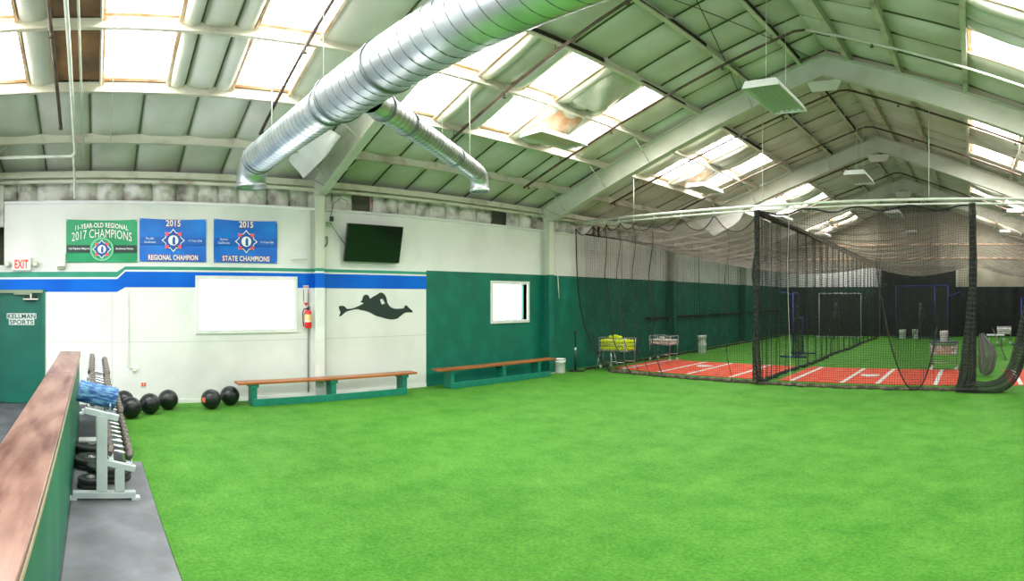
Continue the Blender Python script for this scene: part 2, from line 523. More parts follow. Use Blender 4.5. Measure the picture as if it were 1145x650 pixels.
for gi in range(len(EDGE) - 1):
    xa, xb = EDGE[gi], EDGE[gi + 1]
    rows = SKY if gi in (2, 3) else (SKYR if gi in (10, 11) else [])
    cuts = sorted([(a, b, 's') for a, b in rows] + ([(RUST[0], RUST[1], 'r')] if gi in (2, 3) else []))
    y = Y0; segs = []
    for (a, b, t) in cuts:
        if a > y: segs.append((y, a, 'i'))
        segs.append((a, b, t)); y = b
    segs.append((y, Y1, 'i'))
    for (a, b, t) in segs:
        if False: pass
        elif t == 's':
            panes.append((gi, xa, xb, a, b))
        elif t == 'r':
            ceil.box(xa, xb, a, b, 0, .02, 2, Matrix(((1, 0, 0, 0), (0, 1, 0, 0), ((1 if xb < RIDGE + .4 else -1) * SLOPE, 0, 1, soff(0) + .22 if xb > 0 else soff((xa)) + .22 - SLOPE * xa), (0, 0, 0, 1))))
        else:
            n = 3 if rows and .7 < b - a < 1.3 else max(1, round((b - a) / .8))
            for k in range(n):
                ya, yb = a + (b - a) * k / n, a + (b - a) * (k + 1) / n
                if rows and .7 < b - a < 1.3:
                    fr = [0, .27, .73, 1]; ya, yb = a + (b - a) * fr[k], a + (b - a) * fr[k + 1]
                am = random.uniform(.15, .2) if rows and b - a < 1.3 else random.uniform(.08, .14); ph = random.uniform(0, 50)
                sk = random.uniform(-.2, .2)
                near_sky = gi in (2, 3, 9, 10)
                def fn(u, v, ya=ya, yb=yb, am=am, ph=ph, sk=sk):
                    x = xa + (xb - xa) * v
                    yy = ya + (yb - ya) * u
                    bul = am * (max(0, sin(pi * u)) ** .45) * (.45 + .55 * max(0, sin(pi * v)) ** .4)
                    wr = .02 * noise.noise(Vector((x * 2.5, yy * 3, ph))) * sin(pi * u)
                    return roof_pt(x, yy, .0 - bul + wr)
                ceil.grid(8, 8, fn, 0)
                ceil.prism([(xa + .02, ya - .007), (xb - .02, ya - .007), (xb - .02, ya + .007), (xa + .02, ya + .007)], -.035, .05, lambda x, y, h: roof_pt(x, y, h), 1)
    # deck above
    ceil.quad(roof_pt(xa, Y0, .06), roof_pt(xb, Y0, .06), roof_pt(xb, Y1, .06), roof_pt(xa, Y1, .06), 1) if not rows else None
    if rows:
        y = Y0
        for (a, b) in sorted(rows) + [(Y1, Y1)]:
            ceil.quad(roof_pt(xa, y, .06), roof_pt(xb, y, .06), roof_pt(xb, a, .06), roof_pt(xa, a, .06), 1); y = b
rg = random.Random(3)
for k, x in enumerate(PX):  # dark strips paint the shadow where insulation pulls away beside the ridge purlins
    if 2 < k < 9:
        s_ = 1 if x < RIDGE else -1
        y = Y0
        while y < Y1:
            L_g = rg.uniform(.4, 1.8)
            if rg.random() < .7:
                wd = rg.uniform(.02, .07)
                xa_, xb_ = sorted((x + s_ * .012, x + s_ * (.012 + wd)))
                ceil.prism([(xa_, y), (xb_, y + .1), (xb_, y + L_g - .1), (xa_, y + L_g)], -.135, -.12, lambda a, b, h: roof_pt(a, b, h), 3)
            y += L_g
structure(ceil, 'ceiling', [M['vinyl'], M['seam'], M['rusty'], M['gap_shade']], recalc=False)
n = 3
for (gi, xa, xb, a, b) in panes:
    p = MB()
    p.quad(roof_pt(xa, a, .055), roof_pt(xb, a, .055), roof_pt(xb, b, .055), roof_pt(xa, b, .055), 0)
    wo = structure(p, 'window_%d' % n, [M['pane']], recalc=False)
    f = MB()
    for (ya, yb) in ((a - .012, a + .03), (b - .03, b + .012)):
        f.prism([(xa + .02, ya), (xb - .02, ya), (xb - .02, yb), (xa + .02, yb)], -.07, .05, lambda x, y, h: roof_pt(x, y, h))
    for (u0, u1) in ((xa + .03, xa + .09), (xb - .09, xb - .03)):
        f.prism([(u0, a), (u1, a), (u1, b), (u0, b)], -.02, .05, lambda x, y, h: roof_pt(x, y, h))
    f.build('window_frame', M['rust_edge'], wo)
    n += 1

# purlins: C-sections running the length of the hall
def side_words(k):
    if k < 6: return 'left roof slope, %s up from the eave' % ORD[k]
    return 'right roof slope, %s down from the ridge' % ORD[k - 6]
for k, x in enumerate(PX):
    g = MB()
    s = 1 if x < RIDGE else -1
    z = soff(x)
    g.box(x - .004, x + .004, Y0, Y1, z, z + .19)
    g.box(x - (.004 if s > 0 else .075), x + (.075 if s > 0 else .004), Y0, Y1, z - .004, z + .004)
    g.box(x + s * .067, x + s * .075, Y0, Y1, z, z + .022)
    g.box(x - (.075 if s > 0 else .004), x + (.004 if s > 0 else .075), Y0, Y1, z + .182, z + .19)
    tag(g.build('roof_purlin', M['purlin']), 'pale steel purlin under the ' + side_words(k), 'purlin', 'roof purlins')
# eave strut pipe along the wall top
g = MB()
g.tube([(WX + .06, Y0, 4.0), (WX + .06, Y1, 4.0)], .035, 8)
g.box(WX - .2, WX + .02, Y0, Y1, 4.08, 4.2)
structure(g, 'eave_strut_1', M['purlin'])

# portal frames: columns and tapered rafters in one welded frame
FR_WORDS = ['at the frame edge beside the office door', 'beside the extinguisher and wall television', 'beside the second bench, ahead of the batting cages',
            'behind the nearest batting nets', 'closest to the back wall']
for i, y in enumerate(FRAMES):
    t = thing('portal_frame', 'white steel roof frame ' + FR_WORDS[i], 'steel frame', (RIDGE, y, 0), group='steel roof frames')
    w = .09
    def isec(poly_c, mb):
        pass
    for sgn, nm in ((-1, 'l'), (1, 'r')):
        hw = 7.13 if sgn > 0 else 7.13
        def P(a, b, h, sgn=sgn): return (sgn * a, h, b)
        c = MB()
        # column: web and two flanges (inner face 0.25 m off the wall)
        bands = [(0, GW, 1), (GW, 3.86, 0)] if i > 1 else [(0, hz(250, 321.6), 2), (hz(250, 321.6), hz(250, 304.6), 3), (hz(250, 304.6), hz(250, 302.6), 2), (hz(250, 302.6), hz(250, 299), 4), (hz(250, 299), 3.86, 0)]
        for (q0, q1, mi) in bands:
            c.box(min(sgn * 6.86, sgn * 7.1), max(sgn * 6.86, sgn * 7.1), -.006, .006, q0, q1, mi)
            c.box(min(sgn * 6.85, sgn * 6.865), max(sgn * 6.85, sgn * 6.865), -w, w, q0, q1, mi)
            c.box(min(sgn * 7.1, sgn * 7.115), max(sgn * 7.1, sgn * 7.115), -w, w, q0, q1, mi)
        c.box(min(sgn * 6.8, sgn * 7.12), max(sgn * 6.8, sgn * 7.12), -.12, .12, .003, .02)
        c.build('column', [M['steel_white'], M['green_wall'], M['white_paint'], M['blue_paint'], M['stripe_green']], t)
        r = MB()
        zt = lambda a: 6.85 - SLOPE * a - .004
        zb = lambda a: zt(a) - .47 - .04 * (a / 7)
        # knee: deeper where it meets the column
        poly = [(0, zb(0)), (2, zb(2)), (4, zb(4)), (6, zb(6)), (6.75, 3.86), (7.13, 3.86), (7.13, zt(7.13)), (0, zt(0))]
        r.prism(poly, -.006, .006, P)
        def strip(p, q, th):
            n = Vector((-(q[1] - p[1]), q[0] - p[0])).normalized() * th
            r.prism([p, q, (q[0] + n.x, q[1] + n.y), (p[0] + n.x, p[1] + n.y)], -w, w, P)
        for p, q in zip(poly[:4], poly[1:5]): strip(p, q, .014)
        strip((0, zt(0) - .014), (7.13, zt(7.13) - .014), .014)
        # diagonal stiffener at the knee
        r.prism([(6.55, 3.98), (6.58, 4.0), (7.08, 4.2), (7.08, 4.17)], -w * .8, w * .8, P)
        r.build('rafter', M['steel_white'], t)
    # gusset at the apex
    gm = MB(); gm.prism([(-.35, 6.28), (.35, 6.28), (.25, 6.05), (-.25, 6.05)], -.01, .01, lambda a, b, h: (a, h, b))
    gm.build('apex_plate', M['steel_white'], t)

# ------------------------------------------------------------------ ducts
def spiral_duct(t, name, pts, R, pitch=.11, mname='duct', seg=36):
    g = MB(); g.tube(pts, R, seg, cap=False)
    o = g.build(name, M[mname], t)
    return o
def helix(mb, a, b, R, pitch, r=.005):
    a, b = Vector(a), Vector(b); d = (b - a); Ln = d.length; d.normalize()
    u = d.cross(Vector((0, 0, 1))).normalized(); w = d.cross(u)
    n = int(Ln / pitch * 20)
    mb.tube([a + d * Ln * k / n + (u * cos(2 * pi * k / 20) + w * sin(2 * pi * k / 20)) * R for k in range(n + 1)], r, 4, cap=False)
def ring(mb, c, d, R, w, r=.012):
    d = Vector(d).normalized(); c = Vector(c)
    mb.tube([c - d * w / 2, c - d * w / 2 + d * .001, c + d * w / 2 - d * .001, c + d * w / 2], R, 36, radii=[R, R + r, R + r, R], cap=False)
M['duct_seam'] = mat('duct_lock_seam', rgb(120, 130, 132), .4, metal=.7)
DY, DZ = 2.44, 4.05
t = thing('air_duct', 'large spiral metal air duct crossing high over the turf, outlet turned down', 'duct', (0, DY, DZ))
pts = [(-8.1, 0, 0)] + [(-8.1 - .36 * sin(a), 0, -.36 + .36 * cos(a)) for a in [radians(q) for q in (15, 30, 45, 60, 75, 90)]]
g = MB(); g.tube([(-5.35, 0, 0), (-8.1, 0, 0)], .235, 40, cap=False); g.build('duct_section', M['duct'], t)
g = MB(); g.tube([(-5.35, 0, 0), (-5.15, 0, 0)], .25, 40, radii=[.235, .275], cap=False); g.build('duct_reducer', M['duct'], t)
g = MB(); g.tube([(-5.15, 0, 0), (-.5, 0, 0)], .275, 40, cap=True); g.build('duct_section', M['duct'], t)
g = MB(); g.tube(pts, .235, 40, cap=False); g.build('duct_elbow', M['duct'], t)
g = MB(); g.tube([pts[-1], (pts[-1][0], 0, pts[-1][2] - .02)], .25, 40, cap=False); ring(g, (pts[-1][0], 0, pts[-1][2]), (0, 0, 1), .236, .05)
g.tube([(pts[-1][0], 0, pts[-1][2] + .1), (pts[-1][0], 0, pts[-1][2] + .11)], .22, 30); g.build('duct_outlet', M['duct'], t)
g = MB(); helix(g, (-5.35, 0, 0), (-8.0, 0, 0), .235, .12); helix(g, (-5.1, 0, 0), (-.5, 0, 0), .275, .15, .006)
for x in (-8.08, -7.95, -5.45, -5.2, -4.2): ring(g, (x, 0, 0), (1, 0, 0), .236 if x < -5.3 else .275, .04)
g.build('duct_seam', M['duct_seam'], t)
for x in (-3.0, -5.6, -7.4):
    g = MB(); g.tube([(x, 0, .2), (x, 0, soff(x) - DZ)], .006, 6); g.build('hanger_wire', M['pipe_pale'], t)
BA, BB = Vector((-4.93, 2.66, 3.98)), Vector((-7.1, 5.82, 3.98))
t = thing('branch_duct', 'slim metal branch duct angling away from the large spiral duct', 'duct', tuple(BA))
d = (BB - BA); dn = d.normalized(); L_ = d.length
g = MB(); g.tube([(0, 0, 0), tuple(d - dn * .1)], .15, 32, cap=False); g.build('duct_section', M['duct'], t)
g = MB(); g.tube([tuple(d - dn * .1)] + [tuple(d - dn * .1 + dn * .2 * sin(a) + Vector((0, 0, -.2 + .2 * cos(a)))) for a in [radians(q) for q in (15, 30, 45, 60, 75, 90)]] +
                  [tuple(d + dn * .1 + Vector((0, 0, -.27)))], .15, 32, cap=False)
g.build('duct_elbow', M['duct'], t)
g = MB(); e_ = d + dn * .1 + Vector((0, 0, -.27)); ring(g, e_, (0, 0, 1), .151, .05); g.tube([tuple(e_ + Vector((0, 0, .09))), tuple(e_ + Vector((0, 0, .1)))], .145, 24)
g.build('duct_outlet', M['duct'], t)
g = MB(); helix(g, dn * .2, d - dn * .15, .15, .11)
for q in (.28, .9, 2.6): ring(g, dn * q, dn, .151, .04)
g.build('duct_seam', M['duct_seam'], t)
for q in (.55, .88):
    p = dn * L_ * q; g = MB(); g.tube([(p.x, p.y, .15), (p.x, p.y, soff(BA.x + p.x) - BA.z)], .006, 6); g.build('hanger_wire', M['pipe_pale'], t)

# ------------------------------------------------------------------ sprinkler pipes, conduits, braces
PW = ['over the office door end', 'crossing above the large spiral duct', 'between the slim branch duct and the batting cages', 'just ahead of the second roof frame',
      'over the front batting net', 'second behind the front batting net', 'third behind the front batting net', 'fourth behind the front batting net', 'fifth behind the front batting net']
PIPE_Y = [-.5, 2.62, 5.95, 8.75, 11.9, 14.8, 17.7, 20.7, 23.8]
for k, y in enumerate(PIPE_Y):
    g = MB()
    x0 = [-8.6, -8.55, -8.1, -9.05, -9.0, -9.0, -9.0, -9.0, -9.0][k]
    dz = .12
    g.tube([(x0, y, soff(x0) - dz), (RIDGE - .1, y, soff(RIDGE) - dz - .06), (RIDGE + .1, y, soff(RIDGE) - dz - .06)], .026, 8)
    g.tube([(RIDGE + .1, y, soff(RIDGE) - dz - .06), (3.6, y, soff(3.6) - dz)], .024, 8, 1 if k == 3 else 0)
    for x in (x0 + .15, -6.6, -4.2, -1.6, .9, 3.2):
        g.tube([(x, y, soff(x) - dz), (x, y, soff(x) - dz - .09)], .014, 6)
        g.tube([(x, y, soff(x) - dz - .09), (x, y, soff(x) - dz - .1)], .035, 8)
    for x in PX[1:-1:2]:
        g.tube([(x, y, soff(x) + .01), (x, y, soff(x) - dz)], .006, 6)
    tag(g.build('sprinkler_pipe', [M['pipe_dark'], M['pipe_pale']]), 'rusty sprinkler pipe under the roof ' + PW[k], 'pipe', 'sprinkler pipes')
g = MB(); g.tube([(-9.15, -1.9, 4.28), (-9.15, -.36, 4.28), (-9.1, -.3, 4.32), (-4.0, -.3, soff(-4) - .14)], .03, 8)
g.tube([(-9.15, -.33, 4.3), (-9.75, -.33, 4.0), (-9.75, -.33, 3.66)], .02, 8)
tag(g.build('conduit_pipe', M['pipe_pale']), 'thick pale pipe bending under the roof above the office door', 'pipe')
g = MB(); g.tube([(-9.4, -.17, soff(-9.4) - .1), (-4.0, -.17, soff(-4) - .1)], .016, 6)
tag(g.build('conduit_pipe', M['pipe_pale']), 'thinner pale conduit beside the thick pipe under the roof', 'pipe')
g = MB(); g.tube([(-9.0, .27, soff(-9.0) - .1), (-5.0, .25, soff(-5) - .12)], .007, 6)
tag(g.build('ceiling_cable', M['pipe_pale']), 'thin pale cable running up the roof before the first rooflight', 'cable')
for i, (a, b) in enumerate((((-4.55, 4.2), (-3.05, 10.2)), ((-3.05, 4.2), (-4.55, 10.2)))):
    g = MB(); g.tube([(a[0], a[1], soff(a[0]) + .04), (b[0], b[1], soff(b[0]) + .04)], .008, 6)
    tag(g.build('bracing_rod', M['pipe_dark']), ['thin bracing rod under the ridge slanting towards the ridge', 'thin bracing rod under the ridge crossing the other one'][i], 'rod', 'roof bracing rods')
for fr in [o for o in C.objects if o.name.startswith('portal_frame')]:
    y = fr.location.y
    for k in (0, 1, 2, 4):
        x = PX[k]
        for sd in (-1,) if k else (-1, 1):
            g = MB(); g.tube([(x - RIDGE, sd * .62, soff(x) + .02), (x - RIDGE + .02, sd * .02, soff(x) - .46)], .011, 6)
            g.build('flange_brace', M['steel_white'], fr)

# ------------------------------------------------------------------ lamps
def lamp(first=[None], loc=None, label=None, group='roof lamps'):
    if first[0] is None:
        t = thing('ceiling_lamp', label, 'lamp', loc, group=group)
        h = MB(); W, L, D = .27, .62, .11
        # housing: open box with sloping sides
        for sx in (-1, 1):
            h.prism([(sx * W, 0), (sx * (W - .05), D), (sx * (W - .06), D), (sx * (W - .012), 0)], -L, L, lambda a, b, q: (a, q, b))
        for sy in (-1, 1):
            h.prism([(-W, 0), (W, 0), (W - .05, D), (-(W - .05), D)], sy * L - .006, sy * L + .006, lambda a, b, q: (a, q, b))
        h.box(-(W - .05), W - .05, -L, L, D - .008, D)
        h.build('housing', M['white_paint'], t)
        r = MB()
        for k in range(6):
            x = -.225 + k * .09
            r.prism([(x - .042, .02), (x, .075), (x + .042, .02), (x + .042, .025), (x, .08), (x - .042, .025)], -L + .01, L - .01, lambda a, b, q: (a, q, b))
        r.build('reflector', M['lamp_reflector'], t)
        for k in range(5):
            x = -.18 + k * .09
            tb = MB(); tb.tube([(x, -L + .03, .04), (x, L - .03, .04)], .013, 8); tb.build('lamp_tube', M['lamp_tube'], t)
        for sy in (-1, 1):
            w = MB(); w.tube([(0, sy * .4, D), (0, sy * .4, 1.6)], .004, 5); w.build('hanger_wire', M['pipe_pale'], t)
        first[0] = t
        return t
    return copy_tree(first[0], loc, None, label, group)
M['lamp_reflector'] = mat('lamp_reflector', rgb(206, 212, 204), .3, metal=.35)
M['lamp_tube'] = mat('unlit_lamp_tube', rgb(236, 240, 236), .25)
LW = ['nearest', 'second', 'third', 'farthest']
rows = [(-2.75, 'under the ridge'), (-6.95, 'under the left roof slope'), (1.4, 'under the right roof slope')]
for rx, rw in rows:
    for k, y in enumerate((7.5, 13.4, 19.5, 25.3)):
        lamp(loc=(rx, y, 4.85), label='%s boxy white tube lamp hanging in the row %s' % (LW[k], rw))

# ------------------------------------------------------------------ torn insulation
def sheet(name, label, corners, th, m, group=None, bend=.1):
    P = [Vector(c) for c in corners]
    nrm = (P[1] - P[0]).cross(P[3] - P[0]).normalized()
    def f(off):
        def fn(u, v):
            p = P[0].lerp(P[1], u).lerp(P[3].lerp(P[2], u), v)
            b = bend * sin(pi * v) + .03 * noise.noise(Vector((u * 3, v * 3, 1)))
            return p + nrm * (b + off)
        return fn
    g = MB(); g.grid(10, 14, f(0)); g.grid(10, 14, f(th))
    return tag(g.build(name, m, recalc=False), label, 'insulation', group)
q = [on_y(362, 140, 3.35), on_y(374, 152, 3.35), on_y(333, 199, 3.5), on_y(321, 170, 3.5)]
sheet('hanging_insulation', 'white insulation sheet peeling off the roof beside the large duct', [(q[0][0], 3.3, q[0][1]), (q[1][0], 3.42, q[1][1]), (q[2][0], 3.6, q[2][1]), (q[3][0], 3.4, q[3][1])], .03, M['white_paint'], 'torn insulation pieces', .1)
def belly(name, label, xa, xb, ya, yb, drop, m, ph):
    def f(off):
        def fn(u, v):
            x = xa + (xb - xa) * v; y = ya + (yb - ya) * u
            s = sin(pi * u) ** .7 * (sin(pi * min(1, v * 1.0)) ** .6)
            return (x, y, soff(x) + .16 - drop * s * (.7 + .5 * noise.noise(Vector((x * 2, y * 2, ph)))) + off)
        return fn
    g = MB(); g.grid(14, 14, f(0)); g.grid(14, 14, f(.03))
    tag(g.build(name, m, recalc=False), label, 'insulation', 'torn insulation pieces')
belly('hanging_insulation', 'sagging grey insulation blanket between rooflights above the branch duct', -6.62, -5.6, 7.36, 8.34, .42, M['vinyl'], 3)
belly('hanging_insulation', 'torn peach stained insulation hanging between the lower rooflights', -7.85, -6.8, 7.33, 8.38, .34, M['rust_edge'], 8)
belly('hanging_insulation', 'stained insulation roll between rooflights behind the second roof frame', -7.85, -6.8, 13.16, 14.04, .3, M['rust_edge'], 12)
q = [on_y(776, 247, 16.2), on_y(830, 236, 16.2), on_y(822, 252, 16.2), on_y(800, 264, 16.2)]
sheet('hanging_insulation', 'white insulation flap drooping from the third roof frame behind the net beam', [(q[0][0], 16.25, q[0][1]), (q[1][0], 16.3, q[1][1]), (q[2][0], 16.1, q[2][1]), (q[3][0], 16.1, q[3][1])], .03, M['white_paint'], 'torn insulation pieces', .08)

# ------------------------------------------------------------------ text
def text_mesh(s, w, h, bold=0.0, arc=0.0, font_scale=1.0):
    cu = bpy.data.curves.new('lettering', 'FONT')
    cu.body = s; cu.size = 1; cu.align_x = 'CENTER'; cu.offset = bold; cu.resolution_u = 3; cu.space_character = 1.05
    ob = bpy.data.objects.new('lettering_tmp', cu); C.objects.link(ob)
    dg = bpy.context.evaluated_depsgraph_get()
    me = bpy.data.meshes.new_from_object(ob.evaluated_get(dg))
    bpy.data.objects.remove(ob); bpy.data.curves.remove(cu)
    xs = [v.co.x for v in me.vertices]; ys = [v.co.y for v in me.vertices]
    x0, x1, y0_, y1_ = min(xs), max(xs), min(ys), max(ys)
    for v in me.vertices:
        a = ((v.co.x - x0) / (x1 - x0) - .5) * w; b = ((v.co.y - y0_) / (y1_ - y0_) - .5) * h
        v.co = (a, b - arc * (a / (w / 2)) ** 2, 0)
    return me
def lettering(s, w, h, loc, parent, m, bold=.01, arc=0.0, name='lettering', rx=pi / 2, rz=pi / 2):
    me = text_mesh(s, w, h, bold, arc)
    me.materials.append(m); me.name = name
    o = bpy.data.objects.new(name, me); C.objects.link(o)
    o.parent = parent; o.location = loc; o.rotation_euler = (rx, 0, rz)
    return o

# ------------------------------------------------------------------ office door with header, closer, sign
M['door_green'] = mat('green_painted_door', rgb(0, 88, 74), 0.45, col2=rgb(4, 98, 82), scale=2)
g = MB(); g.box(WX - .06, WX - .015, -1.84, -.92, .01, 2.0)
dr = structure(g, 'door_1', M['door_green'])
g = MB()
for a in ((-1.9, -1.84, 0, 2.06), (-.92, -.86, 0, 2.06), (-1.84, -.92, 2.0, 2.06)):
    g.box(WX - .08, WX + .02, a[0], a[1], a[2], a[3])
g.build('door_frame', M['green_wall'], dr)
g = MB(); g.box(WX, WX + .035, -1.84, -.9, 2.0, 2.055); g.box(WX, WX + .05, -1.42, -1.1, 1.97, 2.0)
g.build('door_header', mat('tan_header', rgb(126, 142, 118), .6), dr)
g = MB(); g.box(WX - .015, WX + .05, -1.22, -1.02, 1.86, 1.96, ch=.01); g.build('door_closer', M['black'], dr)
g = MB(); g.box(WX + .05, WX + .075, -1.25, -.98, 1.88, 1.9); g.tube([(WX + .06, -1.11, 1.88), (WX + .06, -1.11, 1.98)], .015, 8); g.build('closer_arm', M['pipe_pale'], dr)
g = MB(); g.lathe([(.028, 0), (.03, .02), (.012, .03), (.012, .05), (.03, .055), (.032, .08), (.02, .095)], 16, Matrix.Translation((WX - .02, -1.76, 1.0)) @ Matrix.Rotation(pi / 2, 4, 'Y'))
g.build('door_handle', M['chrome'], dr)
(sa, sb), (sc, sd_) = on_x(7.5, 363.5), on_x(40.5, 350.5)
t = thing('door_sign', 'white two-line lettering sign stuck high on the green office door', 'sign', (WX - .012, (sa + sc) / 2, (sb + sd_) / 2))
SW, SH = (sc - sa), (sd_ - sb)
g = MB(); g.box(0, .003, -SW / 2, SW / 2, 0.005, SH / 2); g.box(0, .003, -SW / 2 * .86, SW / 2 * .86, -SH / 2, .003)
g.build('sign_panel', mat('sign_grey_white', rgb(190, 206, 200), .5), t)
M['ink'] = mat('dark_ink', rgb(40, 54, 54), .6)
lettering('KELLMAN', SW * .94, SH * .38, (.005, 0, SH * .25), t, M['ink'], .02)
lettering('SPORTS', SW * .8, SH * .38, (.005, 0, -SH * .25), t, M['ink'], .02)

# EXIT sign with twin emergency heads
(ea, eb), (ec, ed) = on_x(14, 303), on_x(35, 288.5)
t = thing('exit_sign', 'white exit sign with red letters and two emergency lamp heads above the door', 'sign', (WX, (ea + ec) / 2, (eb + ed) / 2))
EW, EH = ec - ea, ed - eb
g = MB(); g.box(0, .06, -EW / 2, EW / 2, -EH / 2, EH / 2, ch=.008); g.build('sign_housing', M['white_paint'], t)
lettering('EXIT', EW * .72, EH * .68, (.063, 0, .0), t, mat('exit_red', rgb(226, 60, 48), .5, emit=rgb(226, 50, 40), estr=.15), .03)
for s in (-1, 1):
    g = MB(); g.lathe([(.02, 0), (.05, .01), (.055, .05), (.045, .07), (.0, .072)], 14, Matrix.Translation((.03, s * (EW / 2 + .07), 0)) @ Matrix.Rotation(s * .5 + 0, 4, 'Z') @ Matrix.Rotation(pi / 2, 4, 'Y'))
    g.box(.02, .04, min(s * EW / 2, s * (EW / 2 + .07)), max(s * EW / 2, s * (EW / 2 + .07)), -.01, .01)
    g.build('lamp_head', M['pipe_pale'], t)
(a0, b0), (a1, b1) = on_x(63.5, 298.5), on_x(73.5, 283.5)
g = MB(); g.box(WX, WX + .05, a0, a1, b0, b1, ch=.008)
t = g.build('wall_box', M['white_wall']); tag(t, 'small plain white box mounted between the exit sign and the green banner', 'box')
g = MB(); g.box(WX + .0, WX + .06, a0 + .01, a1 - .01, b0 - .045, b0 - .005, ch=.004); g.build('box_bracket', mat('olive_grey', rgb(150, 152, 132), .6), t)

# ------------------------------------------------------------------ banners
M['ban_green'] = mat('green_banner_vinyl', rgb(12, 142, 92), .35, col2=rgb(22, 160, 108), scale=1.6, lo=.4, hi=.7)
M['ban_blue'] = mat('blue_banner_vinyl', rgb(0, 98, 198), .4, col2=rgb(0, 124, 220), scale=1.6, lo=.42, hi=.7)
M['ban_dark'] = mat('dark_banner_band', rgb(34, 56, 58), .4)
M['ban_navy'] = mat('navy_banner_band', rgb(8, 92, 184), .4)
M['ink_white'] = mat('white_print', rgb(236, 240, 240), .45)
M['ink_pink'] = mat('maroon_print', rgb(150, 60, 120), .5)
M['ink_blue'] = mat('navy_print', rgb(26, 80, 166), .5)
M['ink_red'] = mat('red_print', rgb(232, 86, 92), .5)
M['ink_gbadge'] = mat('pale_green_print', rgb(120, 196, 160), .5)
def banner(label, px, m, band, kind, mk):
    (a0, z0), (a1, z1) = on_x(px[0], px[3], WX + .02), on_x(px[2], px[1], WX + .02)
    w, h = a1 - a0, z1 - z0
    t = thing('wall_banner', label, 'banner', (WX + .012, (a0 + a1) / 2, (z0 + z1) / 2), group='championship banners on the white wall')
    def fn(u, v):
        d = .006 + .008 * sin(u * 7 + v * 5 + mk) * v + .01 * abs(u - .5) * abs(v - .5)
        sag = .02 * sin(pi * u) * (v > .99) 
        return (d, (u - .5) * w, (v - .5) * h - sag)
    g = MB(); g.grid(24, 12, fn); g.grid(24, 12, lambda u, v: tuple(Vector(fn(u, v)) - Vector((.004, 0, 0))))
    g.build('banner_cloth', m, t, recalc=False)
    X = .024
    g = MB(); bz, bh = (-.19, .085) if kind == 'g' else (-.02, .085)
    if kind == 'g':
        g.box(X - .003, X - .001, -w * .49, -w * .16, h * (bz - bh), h * (bz + bh)); g.build('printed_band', band, t)
        g = MB(); g.box(X - .003, X - .001, w * .17, w * .49, h * (bz - bh), h * (bz + bh))
    else:
        g.box(X - .003, X - .001, -w * .49, w * .49, h * (bz - bh), h * (bz + bh))
    g.build('printed_band', band, t)
    # emblem: red squares, blue ring, white disc, star outline, small figure
    e = MB(); cz = h * (-.2 if kind == 'g' else -.01); R = h * (.155 if kind == 'g' else .19)
    def disc(r, x, mm, n=28, cz=cz, r2=None):
        pts = []
        for k in range(n):
            a = 2 * pi * k / n
            rr = r if (r2 is None or k % 2 == 0) else r2
            pts.append((rr * sin(a), cz + rr * cos(a)))
        e.prism(pts, x, x + .0015, lambda a, b, q: (q, a, b), mm)
    if kind == 'g':
        disc(R * 1.75, X, 4); disc(R * 1.5, X + .001, 5, 28)
    disc(R * 1.42, X + .002, 0, 16, r2=R * 1.02)
    disc(R * 1.26, X + .004, 1, 16, r2=R * .92)
    for sx in (-1, 1):
        for sz in (-1, 1):
            e.box(X + .0055, X + .007, min(sx * R * .55, sx * R * .98), max(sx * R * .55, sx * R * .98), cz + min(sz * R * .55, sz * R * .98), cz + max(sz * R * .55, sz * R * .98), 2)
    disc(R * .86, X + .0075, 1); disc(R * .62, X + .0095, 0)
    e.prism([(-.1 * R, cz - .5 * R), (.28 * R, cz - .5 * R), (.2 * R, cz - .1 * R), (.26 * R, cz + .15 * R), (.1 * R, cz + .5 * R), (-.06 * R, cz + .35 * R), (-.12 * R, cz)], X + .0115, X + .0125, lambda a, b, q: (q, a, b), 1)
    e.build('emblem', [M['ink_white'], M['ink_blue'], M['ink_red'], M['ink_white'], M['ink_gbadge'], m], t)
    def put(s, ww, hh, y, z, mm='ink_white', bold=.02, arc=0, sh=None):
        if sh: lettering(s, w * ww * 1.03, h * hh * 1.22, (X, y * w, z * h), t, M[sh], bold + .035, arc * h)
        lettering(s, w * ww, h * hh, (X + .002, y * w, z * h), t, M[mm], bold, arc * h)
    if kind == 'g':
        put('11-YEAR-OLD REGIONAL', .74, .115, 0, .36, arc=.07)
        put('2017 CHAMPIONS', .84, .2, 0, .17, arc=.09, bold=.0)
        put('Cal Ripken Majors', .29, .06, -.32, -.19)
        put('Southwest Region', .25, .06, .32, -.19)
    else:
        put('2015', .22, .15, 0, .39, sh='ink_pink')
        a, b = ('Pacific', 'Southwest') if kind == 'r' else ('Northern', 'California')
        put(a, .12, .05, -.345, .03, bold=0); put(b, .17, .05, -.345, -.05, bold=0)
        put('11-Year-Old', .2, .05, .33, -.01, bold=0)
        put('REGIONAL CHAMPION' if kind == 'r' else 'STATE CHAMPIONS', .74, .12, 0, -.405, sh='ink_pink')
    for sy in (-1, 1):
        for sz in (-1, 1):
            g = MB(); g.lathe([(.012, 0), (.012, .004), (.006, .005)], 10, Matrix.Translation((.012, sy * w * .485, sz * h * .47)) @ Matrix.Rotation(pi / 2, 4, 'Y'))
            g.build('grommet', M['chrome'], t)
banner('green championship banner with black bands and arched white lettering', (74, 245.5, 153.5, 293.5), M['ban_green'], M['ban_dark'], 'g', 0)
banner('middle blue banner reading regional champion beside the green one', (156, 245.5, 230.5, 292.5), M['ban_blue'], M['ban_navy'], 'r', 2)
banner('blue banner reading state champions nearest the white column', (239, 247.5, 310, 293.5), M['ban_blue'], M['ban_navy'], 's', 4)

